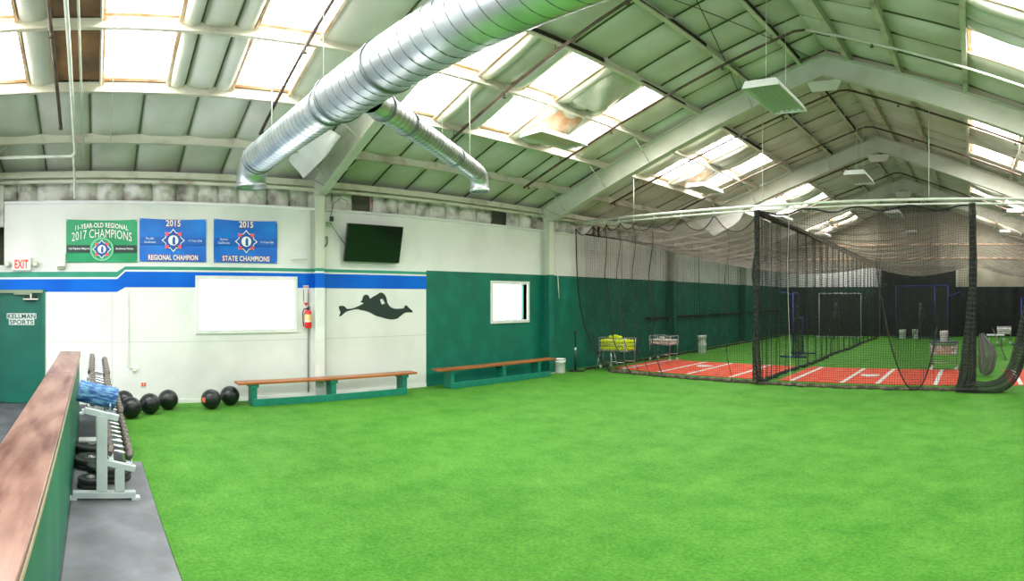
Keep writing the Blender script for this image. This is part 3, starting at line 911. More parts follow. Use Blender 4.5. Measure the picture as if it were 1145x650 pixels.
# ------------------------------------------------------------------ wall things
# diving ball player silhouette
sil = [(412, 325), (430, 321), (450, 322), (466, 332), (478, 347), (498, 347), (520, 345), (548, 337), (575, 325), (600, 313), (622, 302), (610, 294), (592, 286), (608, 276), (612, 262),
       (618, 240), (630, 229), (645, 225), (660, 231), (670, 246), (677, 262), (700, 245), (735, 226), (765, 207), (785, 212), (800, 224), (812, 242), (818, 262), (826, 296), (838, 316), (852, 332), (880, 345),
       (910, 347), (940, 345), (966, 342), (972, 325), (978, 317), (990, 319), (1002, 332), (1022, 350), (1042, 368), (1038, 379), (1008, 377), (978, 379), (958, 391), (938, 408), (912, 430),
       (885, 437), (860, 439), (832, 436), (805, 429), (768, 418), (730, 408), (704, 394), (680, 380), (650, 368), (620, 361), (592, 357), (575, 350), (545, 352), (515, 359), (480, 369), (462, 380), (445, 396), (420, 413), (412, 409), (422, 390), (425, 375), (416, 356), (411, 340)]
hole = [(762, 268), (773, 262), (785, 264), (796, 282), (806, 300), (792, 306), (778, 312), (768, 290)]
cv = lambda p: on_x(325 + p[0] / 7.633, 300 + p[1] / 7.633)
g = MB(); g.prism([cv(p) for p in sil], .001, .006, wfn(0), 0, [[cv(p) for p in hole]])
tag(g.build('wall_decal', mat('black_vinyl_decal', rgb(30, 48, 42), .5)), 'black silhouette decal of a diving ball player with glove stretched out', 'decal')

# television
ty, tz = on_x(419, 272, -9.72)
t = thing('television', 'large black wall television tilted down from the white wall', 'television', (-9.78, ty, tz))
tl = Matrix.Rotation(radians(13), 4, 'Y')
g = MB(); g.box(.0, .05, -.63, .63, -.375, .375, 0, tl, ch=.008); g.build('tv_body', M['black'], t)
g = MB(); g.box(.051, .053, -.61, .61, -.355, .36, 0, tl); g.build('screen', mat('tv_screen', rgb(16, 34, 26), .12, col2=rgb(14, 28, 22), scale=2), t)
g = MB(); g.box(-.14, -.1, -.25, .25, -.2, .2); g.box(-.12, .0, -.2, -.16, -.12, .12); g.box(-.12, .0, .16, .2, -.12, .12); g.build('wall_mount', M['black'], t)
# camera on a bracket with cable
cy, cz = on_x(367, 249)
t = thing('wall_camera', 'small black camera on a bracket between column and television', 'camera', (WX, cy, cz))
g = MB(); g.box(.12, .2, -.03, .03, .0, .1, ch=.01); g.tube([(.2, 0, .05), (.23, 0, .05)], .02, 10); g.build('camera_body', M['black'], t)
g = MB(); g.box(0, .02, -.05, .05, -.08, .02); g.box(.02, .18, -.03, .03, -.02, 0.0); g.build('bracket', M['pipe_pale'], t)
g = MB(); g.tube([on for on in [(.06, .02, -.02), (.05, .2, -.25), (.05, .4, -.5), (.1, .62, -.62)]], .006, 6)
g.tube([(.06, .02, .1), (.03, .1, .38), (.02, .25, .5), (.02, .42, .45), (.02, .38, .3)], .006, 6); g.build('camera_cable', M['black'], t)
# hook on the wall beside the column
a, b = on_x(364, 270)
g = MB(); g.tube([(WX, a, b + .08), (WX + .08, a, b + .08), (WX + .09, a, b - .02), (WX + .05, a, b - .08), (WX + .02, a - .03, b - .1)], .014, 6)
tag(g.build('wall_hook', mat('brass_grey', rgb(130, 128, 100), .4, metal=.5)), 'bent metal hook on the wall below the small camera', 'hook')
# small pale bar bracket left of the column over the stripe
a, b = on_x(341, 290)
g = MB(); g.tube([(WX, a - .28, b), (WX + .07, a - .22, b), (WX + .07, a, b)], .014, 6)
tag(g.build('wall_bracket', M['white_paint']), 'short pale wall bracket between the blue banner and the column', 'bracket')

# fire extinguisher and its arrow sign
a, b = on_x(342, 331)
t = thing('extinguisher_sign', 'tall white and red arrow sign above the fire extinguisher', 'sign', (WX + .003, a, b))
g = MB(); g.box(0, .003, -.055, .055, -.2, .2); g.build('sign_panel', M['white_paint'], t)
g = MB(); g.box(.003, .005, -.055, -.04, -.12, .12); g.box(.003, .005, .04, .055, -.12, .12)
g.prism([(-.05, -.13), (.05, -.13), (0, -.2)], .003, .005, lambda p, q, h: (h, p, q)); g.build('sign_arrow', M['red'], t)
lettering('FIRE', .095, .035, (.006, 0, .17), t, M['red'], .02)
a, b = on_x(342.5, 355)
t = thing('fire_extinguisher', 'red fire extinguisher with a pale label hung beside the white column', 'extinguisher', (WX + .09, a, b - .2))
g = MB(); g.lathe([(.0, 0), (.06, .0), (.066, .015), (.066, .28), (.058, .31), (.035, .335), (.02, .345), (.02, .36)], 24); g.build('cylinder_body', M['red'], t)
g = MB(); g.lathe([(.0675, .13), (.0675, .26)], 24, close=False); g.build('paper_label', mat('cream_label', rgb(240, 196, 130), .5), t)
g = MB(); g.lathe([(.0678, .115), (.0678, .135)], 24, close=False); g.build('white_strap', M['white_paint'], t)
g = MB(); g.lathe([(.022, .35), (.022, .39), (.012, .4)], 12); g.box(-.012, .1, -.012, .012, .395, .405); g.box(-.012, .09, -.01, .01, .37, .378); g.build('valve_handle', M['black'], t)
g = MB(); g.tube([(.0, -.02, .37), (-.01, -.08, .36), (0, -.105, .3), (0, -.1, .12), (0, -.085, .03)], .011, 8); g.build('hose', M['black'], t)
# conduit, outlet
a, b = on_x(143, 320); a2, b2 = on_x(143, 408)
g = MB(); g.tube([(WX + .02, a, hz(100, 326)), (WX + .02, a, b2), (WX + .02, a + .03, b2 - .05), (WX + .02, a + .09, b2 - .08)], .011, 8); g.box(WX, WX + .045, a + .08, a + .16, b2 - .12, b2 - .05, ch=.006)
tag(g.build('wall_conduit', M['pipe_pale']), 'thin vertical conduit on the white wall left of the large window', 'conduit')
a, b = on_x(160.5, 430)
t = g = MB(); g.box(WX, WX + .01, a - .05, a + .05, b - .045, b + .045, ch=.003)
t = g.build('wall_outlet', M['white_paint']); tag(t, 'small wall outlet with orange sockets above the exercise balls', 'outlet')
for s in (-1, 1):
    g = MB(); g.box(WX + .01, WX + .014, a + s * .024 - .018, a + s * .024 + .018, b - .035, b + .035); g.build('socket', mat('orange_socket', rgb(226, 104, 70), .5), t)
g = MB(); g.tube([(WX + .012, 4.0, 2.0), (WX + .012, 4.0, .1)], .012, 6)
tag(g.build('wall_cable', mat('grey_cable', rgb(120, 124, 118), .6)), 'grey cable running down the wall beside the white column', 'cable')
# curtain ties hanging at second frame
a, b = on_x(612, 296)
g = MB(); g.tube([(-9.6, 10.42, 2.85), (-9.58, 10.44, 2.6), (-9.6, 10.5, 2.2), (-9.62, 10.55, 1.9)], .012, 6)
tag(g.build('pull_rope', M['pipe_pale']), 'short pale cord hanging at the column beside the small window', 'cord')

# ------------------------------------------------------------------ benches
def bench(label, ya, yb, sup, far):
    t = thing('bench', label, 'bench', (-9.47, (ya + yb) / 2, 0), group='wall benches')
    c = (ya + yb) / 2
    g = MB(); g.box(-.15, .15, ya - c, yb - c, .39, .43, ch=.006); g.build('seat', M['wood'], t)
    for y in sup:
        g = MB(); g.box(-.13, .12, y - c - .045, y - c + .045, .0, .37); g.build('leg', M['bench_green'], t)
        g = MB(); g.box(-.15, .135, y - c - .075, y - c + .075, .33, .39, ch=.004); g.build('seat_bracket', M['bench_green'], t)
    g = MB(); g.box(.12, .16, sup[0] - c - .04, far - c, 0, .13, ch=.004); g.build('foot_board', M['bench_green'], t)
M['bench_green'] = mat('dark_green_painted_timber', rgb(12, 112, 90), .5, col2=rgb(20, 124, 102), scale=5)
bench('long wooden bench with green trestle legs below the large window', on_x(266, 0, -9.35)[0], on_x(466, 0, -9.35)[0], [on_x(p, 0, -9.45)[0] for p in (283, 371, 450)], on_x(456, 0, -9.3)[0])
bench('wooden bench on a green board below the small window', on_x(491, 0, -9.35)[0], 10.12, [on_x(p, 0, -9.45)[0] for p in (503, 561, 600)], 9.9)

# ------------------------------------------------------------------ exercise balls
BL = ['black exercise ball half hidden behind the front one at the rack end', 'front black exercise ball closest to the dumbbell rack', 'black exercise ball in the middle of the row of four',
      'black exercise ball at the bench end of the row of four', 'black exercise ball with an orange mark in the pair below the window', 'black exercise ball of the pair nearest the bench']
for k, (px, py) in enumerate([(138.5, 448), (146.5, 456), (167.5, 451.5), (188, 447), (236, 446.5), (257, 442.5)]):
    x, y = on_z(px, py, .172)
    x = max(x, WX + .2)
    t = thing('exercise_ball', BL[k], 'ball', (x, y, 0), rotz=k * 1.1, group='black exercise balls')
    g = MB(); prof = [(.172 * sin(a), .172 - .172 * cos(a)) for a in [pi * i / 22 for i in range(1, 22)]]
    g.lathe(prof, 32); g.build('ball_body', M['ballblack'], t)
    g = MB(); g.tube([(.1727 * cos(a), .1727 * sin(a), .172) for a in [2 * pi * i / 40 for i in range(41)]], .002, 5, cap=False); g.build('seam', M['black'], t)
    g = MB(); g.lathe([(.008, 0), (.01, .004), (.004, .006)], 10, Matrix.Translation((0, 0, .342))); g.build('valve', M['black'], t)
    if k == 4:
        g = MB(); a0 = radians(-60)
        def fn(u, v):
            a = radians(-75 - k * 63) + u * .5; p = radians(75) + v * .45
            return (.174 * sin(p) * cos(a), .174 * sin(p) * sin(a), .172 + .174 * cos(p))
        g.grid(6, 6, fn); tag(g.build('orange_mark', mat('orange_print', rgb(220, 110, 70), .5), t, recalc=False), 'orange printed mark')

# ------------------------------------------------------------------ low partition with worn wooden cap
t = thing('partition_rail', 'low green partition topped with a worn reddish wooden board', 'partition', (-4, -.35, 0))
M['worn_wood'] = mat('worn_varnished_board', rgb(84, 36, 18), .3, col2=rgb(140, 104, 88), scale=3.2, detail=12, lo=.38, hi=.62, stretch=(.45, 2.2, 1), bump=.1, bscale=30)
M['partition_green'] = mat('partition_green_paint', rgb(14, 112, 84), .5, col2=rgb(60, 140, 116), scale=2.5, stretch=(1, 1, .25), detail=8, lo=.45, hi=.85)
g = MB(); g.box(-4.46, -2.0, -.15, .15, 1.06, 1.1, ch=.004); g.box(-1.997, 4.6, -.15, .15, 1.06, 1.1, ch=.004); 
g.build('cap_board', M['worn_wood'], t)
g = MB(); g.box(-4.44, 4.6, -.13, .135, 0, 1.06); g.build('panel', M['partition_green'], t)
g = MB(); g.box(-4.47, 4.6, .137, .152, 1.03, 1.06); g.build('edge_strip', mat('pale_wood_edge', rgb(196, 176, 150), .6), t)

# ------------------------------------------------------------------ dumbbell racks
M['rack_paint'] = mat('silver_grey_rack_paint', rgb(196, 206, 206), .35, col2=rgb(184, 194, 196), scale=4)
M['head_metal'] = mat('dark_worn_iron', rgb(74, 66, 60), .4, col2=rgb(112, 104, 98), scale=7, metal=.35)
def rack(label, x0, x1):
    t = thing('dumbbell_rack', label, 'rack', (x0, .09, 0), group='dumbbell racks')
    L = x1 - x0
    tilt = radians(-14)
    for k, xe in enumerate((0, L)):
        s = -1 if k == 0 else 1
        c = MB(); c.box(xe - .04, xe + .04, -.28, .29, .02, .085, ch=.006); c.box(xe - .045, xe + .045, -.32, -.24, 0, .03, ch=.004); c.box(xe - .045, xe + .045, .25, .33, 0, .03, ch=.004)
        c.build('foot', M['rack_paint'], t)
        c = MB(); c.box(xe - .035, xe + .035, -.065, .035, .085, .83, ch=.006); c.build('upright', M['rack_paint'], t)
        c = MB(); c.box(xe - .03, xe + .03, .1, .19, .085, .32, ch=.006); c.build('short_upright', M['rack_paint'], t)
        c = MB(); c.box(xe - .03, xe + .03, -.16, .16, -.03, .03, 0, Matrix.Translation((0, -.02, .84)) @ Matrix.Rotation(tilt, 4, 'X'), ch=.005); c.build('tier_arm', M['rack_paint'], t)
        c = MB(); c.box(xe - .03, xe + .03, -.14, .15, -.03, .03, 0, Matrix.Translation((0, .14, .345)) @ Matrix.Rotation(tilt, 4, 'X'), ch=.005); c.build('tier_arm', M['rack_paint'], t)
    for (cy, cz, w) in ((-.02, .865, .085), (.15, .372, .085)):
        for s in (-1, 1):
            c = MB(); Mx = Matrix.Translation((0, cy, cz)) @ Matrix.Rotation(tilt, 4, 'X')
            c.box(0, L, s * w - .025, s * w + .025, -.006, .006, 0, Mx); c.box(0, L, s * (w + .025) - .003, s * (w + .025) + .003, -.006, .02, 0, Mx)
            c.build('tier_rail', M['rack_paint'], t)
    c = MB(); c.box(0, L, -.02, .0, .24, .29); c.build('cross_bar', M['rack_paint'], t)
    return t
rack('silver dumbbell rack holding the blue foam roller at its end', -5.06, -7.02)
rack('silver dumbbell rack further from the foam roller, nearest the wall', -7.12, -9.08)
db = thing('dumbbell', 'x', 'dumbbell', (0, 0, 0), group='dumbbells')
g = MB(); g.tube([(0, -.07, 0), (0, -.045, 0), (0, 0, 0), (0, .045, 0), (0, .07, 0)], .014, 10, radii=[.012, .014, .018, .014, .012]); g.build('handle', M['chrome'], db)
for s in (-1, 1):
    g = MB(); a, b = s * .06, s * .125
    g.tube([(0, a, 0), (0, a + s * .012, 0), (0, b - s * .012, 0), (0, b, 0)], .06, 6, radii=[.045, .06, .06, .045], smooth=False); g.build('weight_head', M['head_metal'], db)
    g = MB(); g.tube([(0, b - s * .002, 0), (0, b + s * .004, 0)], .03, 12); g.build('end_cap', M['chrome'], db)
first = True
for r, (x0, n_) in enumerate(((-5.06, 9), (-7.12, 9))):
    for tier, (cy, cz, nm) in enumerate(((.07, .93, 'upper'), (.24, .437, 'lower'))):
        for k in range(9):
            if r == 0 and tier == 0 and k == 0: continue
            x = x0 - .14 - k * .205
            lab = '%s dumbbell from the roller end on the %s tier of the %s rack' % (ORD[k].capitalize().lower(), nm, 'nearer' if r == 0 else 'farther')
            sc = 1.0 - .0 * k + (.12 if r else 0)
            loc = (x, cy, cz + (sc - 1) * .06); rot = (radians(-14), 0, 0)
            if first:
                db.location = loc; db.rotation_euler = rot; db['label'] = lab; first = False
            else:
                copy_tree(db, loc, rot, lab, scale=(sc, sc, sc))
# foam roller lying on the upper tier
t = thing('foam_roller', 'speckled blue foam roller lying across the end of the dumbbell rack', 'roller', (-5.22, .035, .995))
t.rotation_euler = (radians(-14), 0, radians(4))
M['foam'] = mat('blue_speckled_foam', rgb(10, 70, 130), .7, col2=rgb(120, 176, 210), scale=40, detail=8, lo=.42, hi=.72, bump=.4, bscale=60, stretch=(1, .25, 1))
g = MB(); R_ = Matrix.Rotation(pi / 2, 4, 'X')
prof = [(.03, -.18), (.098, -.18), (.105, -.174)]
for k in range(12): prof += [(.105, -.168 + k * .0285), (.102, -.157 + k * .0285)]
prof += [(.105, .174), (.098, .18), (.03, .18), (.03, -.18)]
g.lathe(prof, 32, R_, close=False); g.build('roller_body', M['foam'], t)
# cradle prongs under the roller
t = thing('roller_cradle', 'small silver prongs on the rack end under the foam roller', 'bracket', (-5.1, .05, .86))
for s in (-1, 1):
    g = MB(); g.tube([(0, s * .1, 0), (.03, s * .1, .03), (.03, s * .1, .075)], .009, 6); g.build('prong', M['chrome'], t)
g = MB(); g.tube([(.03, -.1, .02), (.03, .1, -.02)], .009, 6); g.build('cross_rod', M['chrome'], t)

# weight plates on the floor below the rack
def plate_obj(label, x, y, z, r, th=.055):
    t = thing('weight_plate', label, 'plate', (x, y, z), group='weight plates under the rack')
    g = MB(); g.lathe([(.025, 0), (r * .55, 0), (r * .6, .006), (r * .8, .006), (r - .01, 0), (r, .01), (r, th - .01), (r - .01, th), (r * .8, th - .006), (r * .6, th - .006), (r * .55, th), (.025, th), (.025, 0)], 32, close=False)
    g.build('plate_disc', M['plate_rubber'], t)
    g = MB(); g.lathe([(.025, -.0 + .002), (.045, .002), (.045, th + .003), (.025, th + .003), (.025, .002)], 20, close=False); g.build('steel_hub', M['chrome'], t)
M['plate_rubber'] = mat('black_bumper_rubber', rgb(34, 38, 38), .5, col2=rgb(50, 54, 54), scale=8)
for args in [('lower plate of the far left stack under the white book', -6.75, -.02, .004, .225), ('upper plate of the stack carrying the small white book', -6.75, -.02, .06, .225),
             ('lower plate of the stack between upright and partition', -6.15, -.02, .004, .2), ('upper plate of the stack between upright and partition', -6.15, -.02, .06, .2),
             ('lowest large plate behind the short upright', -5.72, .16, .004, .225), ('middle large plate behind the short upright', -5.72, .16, .06, .225), ('topmost large plate behind the short upright', -5.7, .14, .116, .215),
             ('smaller lower plate just behind the rack foot', -5.42, -.03, .004, .13), ('smaller upper plate just behind the rack foot', -5.42, -.03, .06, .125)]:
    plate_obj(*args)
t = thing('book', 'small white booklet on top of the far stack of plates', 'book', (-6.85, -.06, .117))
g = MB(); g.box(-.09, .09, -.12, .1, 0, .03, ch=.003); g.build('cover', M['white_paint'], t)

# ------------------------------------------------------------------ batting cages
YN = 11.4
t = thing('net_beam', 'long white double tube carrying the front batting nets across the hall', 'beam', (RIDGE, YN, 3.95))
g = MB(); g.tube([(-7.05, 0, 0), (7.1, 0, 0)], .03, 10); g.build('upper_tube', M['pipe_pale'], t)
g = MB(); g.tube([(-7.05, .05, -.09), (7.1, .05, -.09)], .022, 10)
for k in range(30): g.tube([(-6.9 + k * .48, 0, 0), (-6.9 + k * .48, .05, -.09)], .008, 5)
g.build('lower_tube', M['pipe_pale'], t)
for k, x in enumerate((-5.1, -1.7, 1.9, 5.2)):
    g = MB(); g.tube([(x, 0, 0), (x, 0, soff(RIDGE + x) - 3.95 + .02)], .008, 6); g.build('hanger_rod', M['pipe_pale'], t)

def fold(x, ph=0.0):
    return .05 * sin(x * 6.1 + ph) + .03 * sin(x * 13.3 + 1.3 * ph) + .008 * sin(x * 31 + ph)

# front curtain of the first cage
ties = [-9.85, -9.25, -8.8, -8.35, -7.9, -7.3, -6.55, -5.7, -4.62]
def top_edge(x):
    for a, b in zip(ties, ties[1:]):
        if a <= x <= b:
            s = (x - a) / (b - a)
            return 3.82 - .42 * (b - a) * 4 * s * (1 - s) * .9
    return 3.82
def frontA(u, v):
    xt = -9.85 + 5.23 * u
    z1 = top_edge(min(max(xt, -9.84), -4.63))
    le = 1.15 * (1 - v) ** 4 * (1 - u) ** 2
    gather = .12 * (1 - v) * sin(u * 9)
    x = xt + le + gather * .4
    amp = .5 + 1.2 * (1 - abs(2 * v - 1))
    return (x, YN + fold(xt) * amp + .05, .02 + (z1 - .02) * v)
def net_obj(name, label, nu, nv, fn, m, w, h, cords=(), group='batting cage nets', cat='net'):
    g = MB(); g.grid(nu, nv, fn, uvfn=lambda u, v: (u * w, v * h))
    o = g.build(name, m, recalc=False)
    tag(o, label, cat, group)
    return o
nA = net_obj('batting_net', 'black front net of the cage with the yellow ball cart', 170, 30, frontA, M['net'], 5.6, 3.9)
g = MB()
g.tube([frontA(0, 1 - k / 20) for k in range(21)], .016, 6)
for u, r in ((.19, .012), (.28, .008), (.36, .008), (.47, .012), (.985, .03), (.86, .007)):
    g.build('edge_rope', M['rope'], nA); g = MB()
    g.tube([tuple(Vector(frontA(u + .012 * sin(k * .7), 1 - k / 20)) - Vector((0, .02, 0))) for k in range(21)], r, 6)
g.build('lacing_cord', M['rope'], nA); g = MB()
g.tube([tuple(Vector(frontA(k / 80, 1))) for k in range(81)], .014, 5)
g.build('edge_rope', M['rope'], nA)
g = MB(); g.tube([tuple(Vector(frontA(k / 60, 0)) + Vector((0, .03 * sin(k * 1.7), .015))) for k in range(61)], .035, 7, radii=[.03 + .02 * abs(sin(k * 1.1)) for k in range(61)])
g.build('hem', M['hem'], nA)
for x in ties[1:]:
    g = MB(); g.tube([(x, YN, 3.95), (x, YN, 3.8)], .012, 6); g.build('tie_clip', M['pipe_pale'], nA)

# front curtain of the second cage, with a swag in front
def frontB(u, v):
    x = -4.6 + 4.6 * u
    return (x + .03 * sin(v * 5 + u * 9), YN + .6 * fold(x, 2) + .02, .02 + (3.78 + .05 * cos(u * 26) - .02) * v)
nB = net_obj('batting_net', 'black front net of the cage with the bucket topped cart', 120, 24, frontB, M['net_light'] if 'net_light' in M else M['net'], 4.6, 3.8)
g = MB()
g.tube([tuple(Vector(frontB(k / 60, 0)) + Vector((0, .03 * sin(k * 1.3), .012))) for k in range(61)], .03, 7, radii=[.022 + .022 * abs(sin(k * .9)) for k in range(61)])
g.build('hem', M['hem'], nB)
g = MB()
for u in (.155, .82): g = MB(); g.tube([tuple(Vector(frontB(u, 1 - k / 16)) - Vector((0, .03, 0))) for k in range(17)], .004, 5); g.build('lacing_cord', M['pipe_pale'] if u < .5 else M['rope'], nB)
g = MB()
g.tube([frontB(k / 60, 1) for k in range(61)], .02, 5)
g.build('edge_rope', M['rope'], nB)
def swag(u, v):
    xl, xr = -1.98, -.72
    x = xl + (xr - xl) * u + (.06 * sin(v * 3))
    zb = .03 + 2.6 * abs(2 * u - 1.28) ** 2.1 if u > .64 else .03 + 2.6 * abs((u - .64) / .64) ** 2.1
    return (x, YN - .1 + .02 * sin(x * 20), zb + (3.8 - zb) * v)
nS = net_obj('net_swag', 'loose net swag hanging in a deep loop before the home plate', 40, 24, swag, M['net'], 1.3, 3.8)
g = MB(); g.tube([swag(k / 40, 0) for k in range(41)], .016, 6); g.build('edge_rope', M['rope'], nS)

# dividing nets
def divider(X, z0, z1, ph, amp):
    def fn(u, v):
        y = YN + (27.5 - YN) * u
        zt = z0 + (z1 - z0) * u
        return (X + amp * sin(y * 8.2 + ph) * (.5 + .5 * v) + amp * .5 * sin(y * 17.7 + ph) + .05 * (1 - v) * sin(y * 1.3), y, .03 + (zt - .03) * v)
    return fn
dvA = divider(-4.6, 3.84, 3.56, 0, .07)
dvB = divider(.0, 3.72, 3.5, 2, .06)
for fn, lab in ((dvA, 'dividing net between the first and second batting cages'), (dvB, 'dividing net seen edge-on beside the bucket topped cart')):
    n_ = net_obj('batting_net', lab, 420, 16, fn, M['net'], 17, 3.8)
    g = MB(); g.tube([tuple(Vector((fn(k / 60, 1)[0] * 0 + (-4.6 if fn is dvA else 0), fn(k / 60, 1)[1], fn(k / 60, 1)[2]))) for k in range(61)], .03, 7)
    g.build('top_rope', M['rope'], n_)
    for k in range(0, 24):
        g = MB(); g.tube([fn(k / 23.0 * .98 + .01, 1 - j / 8) for j in range(9)], .009, 5)
        g.build('lacing_cord', M['rope'], n_)
    g = MB(); g.tube([tuple(Vector(fn(k / 90, 0)) + Vector((0, 0, .015))) for k in range(91)], .035, 6); g.build('hem', M['rope'], n_)
    # gathered top roll of netting
    if fn is dvA:
        g = MB(); g.tube([(-4.6 + .02 * sin(k), YN + 16 * k / 60, fn(k / 60, 1)[2] - .05) for k in range(61)], .07, 8, radii=[.05 + .03 * abs(sin(k * 1.9)) for k in range(61)])
        g.build('net_roll', M['net_dense'], n_)
# side net along the left wall
def side(u, v):
    y = YN + (27.5 - YN) * u
    return (-9.45 + .05 * sin(y * 7) * (.4 + v) + .03 * sin(y * 15), y, .03 + 3.55 * v)
n_ = net_obj('batting_net', 'net hanging along the green wall behind the ball carts', 300, 12, side, M['net_thin'], 17, 3.6)
g = MB(); g.tube([(-9.45, YN, 3.6), (-9.45, 27.5, 3.58)], .022, 6); g.build('top_rope', M['rope'], n_)
g = MB(); g.tube([tuple(Vector(side(k / 60, 0))) for k in range(61)], .03, 6); g.build('hem', M['rope'], n_)
for k in range(1, 10):
    g = MB(); g.tube([side(k / 10, 1 - j / 6) for j in range(7)], .008, 5); g.build('lacing_cord', M['rope'], n_)
# sagging roof nets
def roofnet(xa, xb, za, zb, sag):
    def fn(u, v):
        x = xa + (xb - xa) * u; y = YN + .05 + (27.5 - YN) * v
        zl = za[0] + (za[1] - za[0]) * v; zr = zb[0] + (zb[1] - zb[0]) * v
        s = (.08 + sag * (max(0, sin(pi * (v ** .8))) ** .7) + .15 * v) * (max(0, sin(pi * u)) ** .8)
        return (x, y, zl + (zr - zl) * u - s + (.035 * sin(y * 11 + 2 * x) + .025 * sin(y * 23 - x * 3)) * sin(pi * u) + .02 * noise.noise(Vector((x * 2, y * 2, 0))))
    return fn
for fn, lab, w in ((roofnet(-9.45, -4.6, (3.62, 3.58), (3.84, 3.56), .55), 'sagging roof net over the batting cage along the green wall', 4.9),
                   (roofnet(-4.6, 0, (3.84, 3.56), (3.72, 3.5), .7), 'sagging roof net over the middle batting cage', 4.6),
                   (roofnet(0, 4.2, (3.72, 3.5), (3.7, 3.5), .7), 'sagging roof net over the cage with the drawn-aside curtain', 4.2)):
    net_obj('roof_net', lab, 36, 360, fn, M['net_roof'], w, 16, group='roof nets of the batting cages')

# gathered curtains
def bundle(name, label, pts, radii, m, lobes=7, seg=42, cat='net'):
    g = MB(); pts = [Vector(p) for p in pts]
    # smooth path
    P = []; R = []
    for i in range(len(pts) - 1):
        p0 = pts[max(i - 1, 0)]; p1 = pts[i]; p2 = pts[i + 1]; p3 = pts[min(i + 2, len(pts) - 1)]
        for k in range(8):
            s = k / 8
            P.append(.5 * ((2 * p1) + (-p0 + p2) * s + (2 * p0 - 5 * p1 + 4 * p2 - p3) * s * s + (-p0 + 3 * p1 - 3 * p2 + p3) * s ** 3)); R.append(radii[i] + (radii[i + 1] - radii[i]) * s)
    P.append(pts[-1]); R.append(radii[-1])
    n0 = len(g.v); up = None; g.uv = {}
    for i, p in enumerate(P):
        d = (P[min(i + 1, len(P) - 1)] - P[max(i - 1, 0)]).normalized()
        if up is None: up = Vector((0, 1, 0)) if abs(d.y) < .9 else Vector((1, 0, 0))
        a = d.cross(up).normalized(); b = a.cross(d).normalized(); up = b
        for k in range(seg):
            t_ = 2 * pi * k / seg
            rr = R[i] * (1 + .28 * sin(lobes * t_ + i * .05) + .15 * noise.noise(Vector((cos(t_) * 2, sin(t_) * 2, i * .25))))
            q = p + a * cos(t_) * rr + b * sin(t_) * rr
            q.z = max(q.z, .006)
            g.uv[len(g.v)] = (k / seg * 1.2, i * .06)
            g.v.append(tuple(q))
    for i in range(len(P) - 1):
        for k in range(seg):
            k2 = (k + 1) % seg
            g.face((n0 + i * seg + k, n0 + i * seg + k2, n0 + (i + 1) * seg + k2, n0 + (i + 1) * seg + k), 0, True)
    o = g.build(name, m)
    return tag(o, label, cat, 'gathered net curtains')
bundle('gathered_net', 'tall gathered net column hanging where the two cages meet', [(-.02, YN - .08, 3.85), (.0, YN - .08, 2.9), (-.02, YN - .08, 1.9), (-.08, YN - .08, 1.0), (-.12, YN - .08, .35), (-.2, YN - .1, .1)],
       [.055, .06, .075, .11, .15, .12], M['net_dense'])
bundle('gathered_net', 'gathered net post where the first and second cages meet', [(-4.62, YN - .05, 3.84), (-4.6, YN - .06, 2.6), (-4.62, YN - .06, 1.3), (-4.6, YN - .08, .1)], [.05, .045, .05, .09], M['net_dense'])
bundle('gathered_net', 'heavy net curtain drawn aside, trailing along the floor then rising', [(-.35, YN - .15, .06), (.0, YN - .2, .08), (.4, YN - .22, .1), (.72, YN - .2, .28), (.92, YN - .18, .75), (1.08, YN - .15, 1.5), (1.3, YN - .1, 2.6), (1.5, YN, 3.86)],
       [.07, .11, .12, .13, .12, .1, .09, .08], M['net_dense'])
bundle('gathered_net', 'grey net bag bulging out behind the gathered column', [(.2, 13.6, 1.05), (.27, 13.6, .8), (.34, 13.6, .5), (.3, 13.6, .2), (.22, 13.6, .05)], [.04, .13, .2, .17, .05], M['net_roof_dense'])

# batting mats with chalk lines
def bat_mat(label, x0, x1, lines, plate):
    t = thing('batting_mat', label, 'mat', ((x0 + x1) / 2, 13.45, 0), group='red batting mats')
    cx = (x0 + x1) / 2
    g = MB(); g.box(x0 - cx, x1 - cx, -1.35, 1.35, .0, .012, ch=.004); g.build('mat_surface', M['red_turf'], t)
    for x in lines:
        g = MB(); g.box(x - cx - .05, x - cx + .05, -1.33, 1.33, .0125, .0145); g.build('white_line', M['white_paint'], t)
    if plate:
        px_, py_ = plate; g = MB()
        g.prism([(px_ - cx - .22, py_ - 13.45 + .22), (px_ - cx + .22, py_ - 13.45 + .22), (px_ - cx + .22, py_ - 13.45), (px_ - cx, py_ - 13.45 - .22), (px_ - cx - .22, py_ - 13.45)], .013, .022, lambda a, b, h: (a, b, h))
        g.build('home_plate', M['white_paint'], t)
M['red_turf'] = mat('brick_red_turf', rgb(204, 70, 44), .85, col2=rgb(218, 96, 66), scale=4, detail=8, bump=.3, bscale=90)
bat_mat('red batting mat with white lines beside the yellow ball cart', -9.1, -4.85, (-8.78, -7.62, -6.8, -5.62), (-7.2, 13.75))
bat_mat('red batting mat with home plate in the middle cage', -4.4, -.35, (-4.08, -2.9, -2.1, -.82), (-2.5, 13.35))
bat_mat('red batting mat seen past the drawn-aside curtain', .8, 4.1, (1.05, 2.2, 3.0, 3.9), (2.6, 13.4))

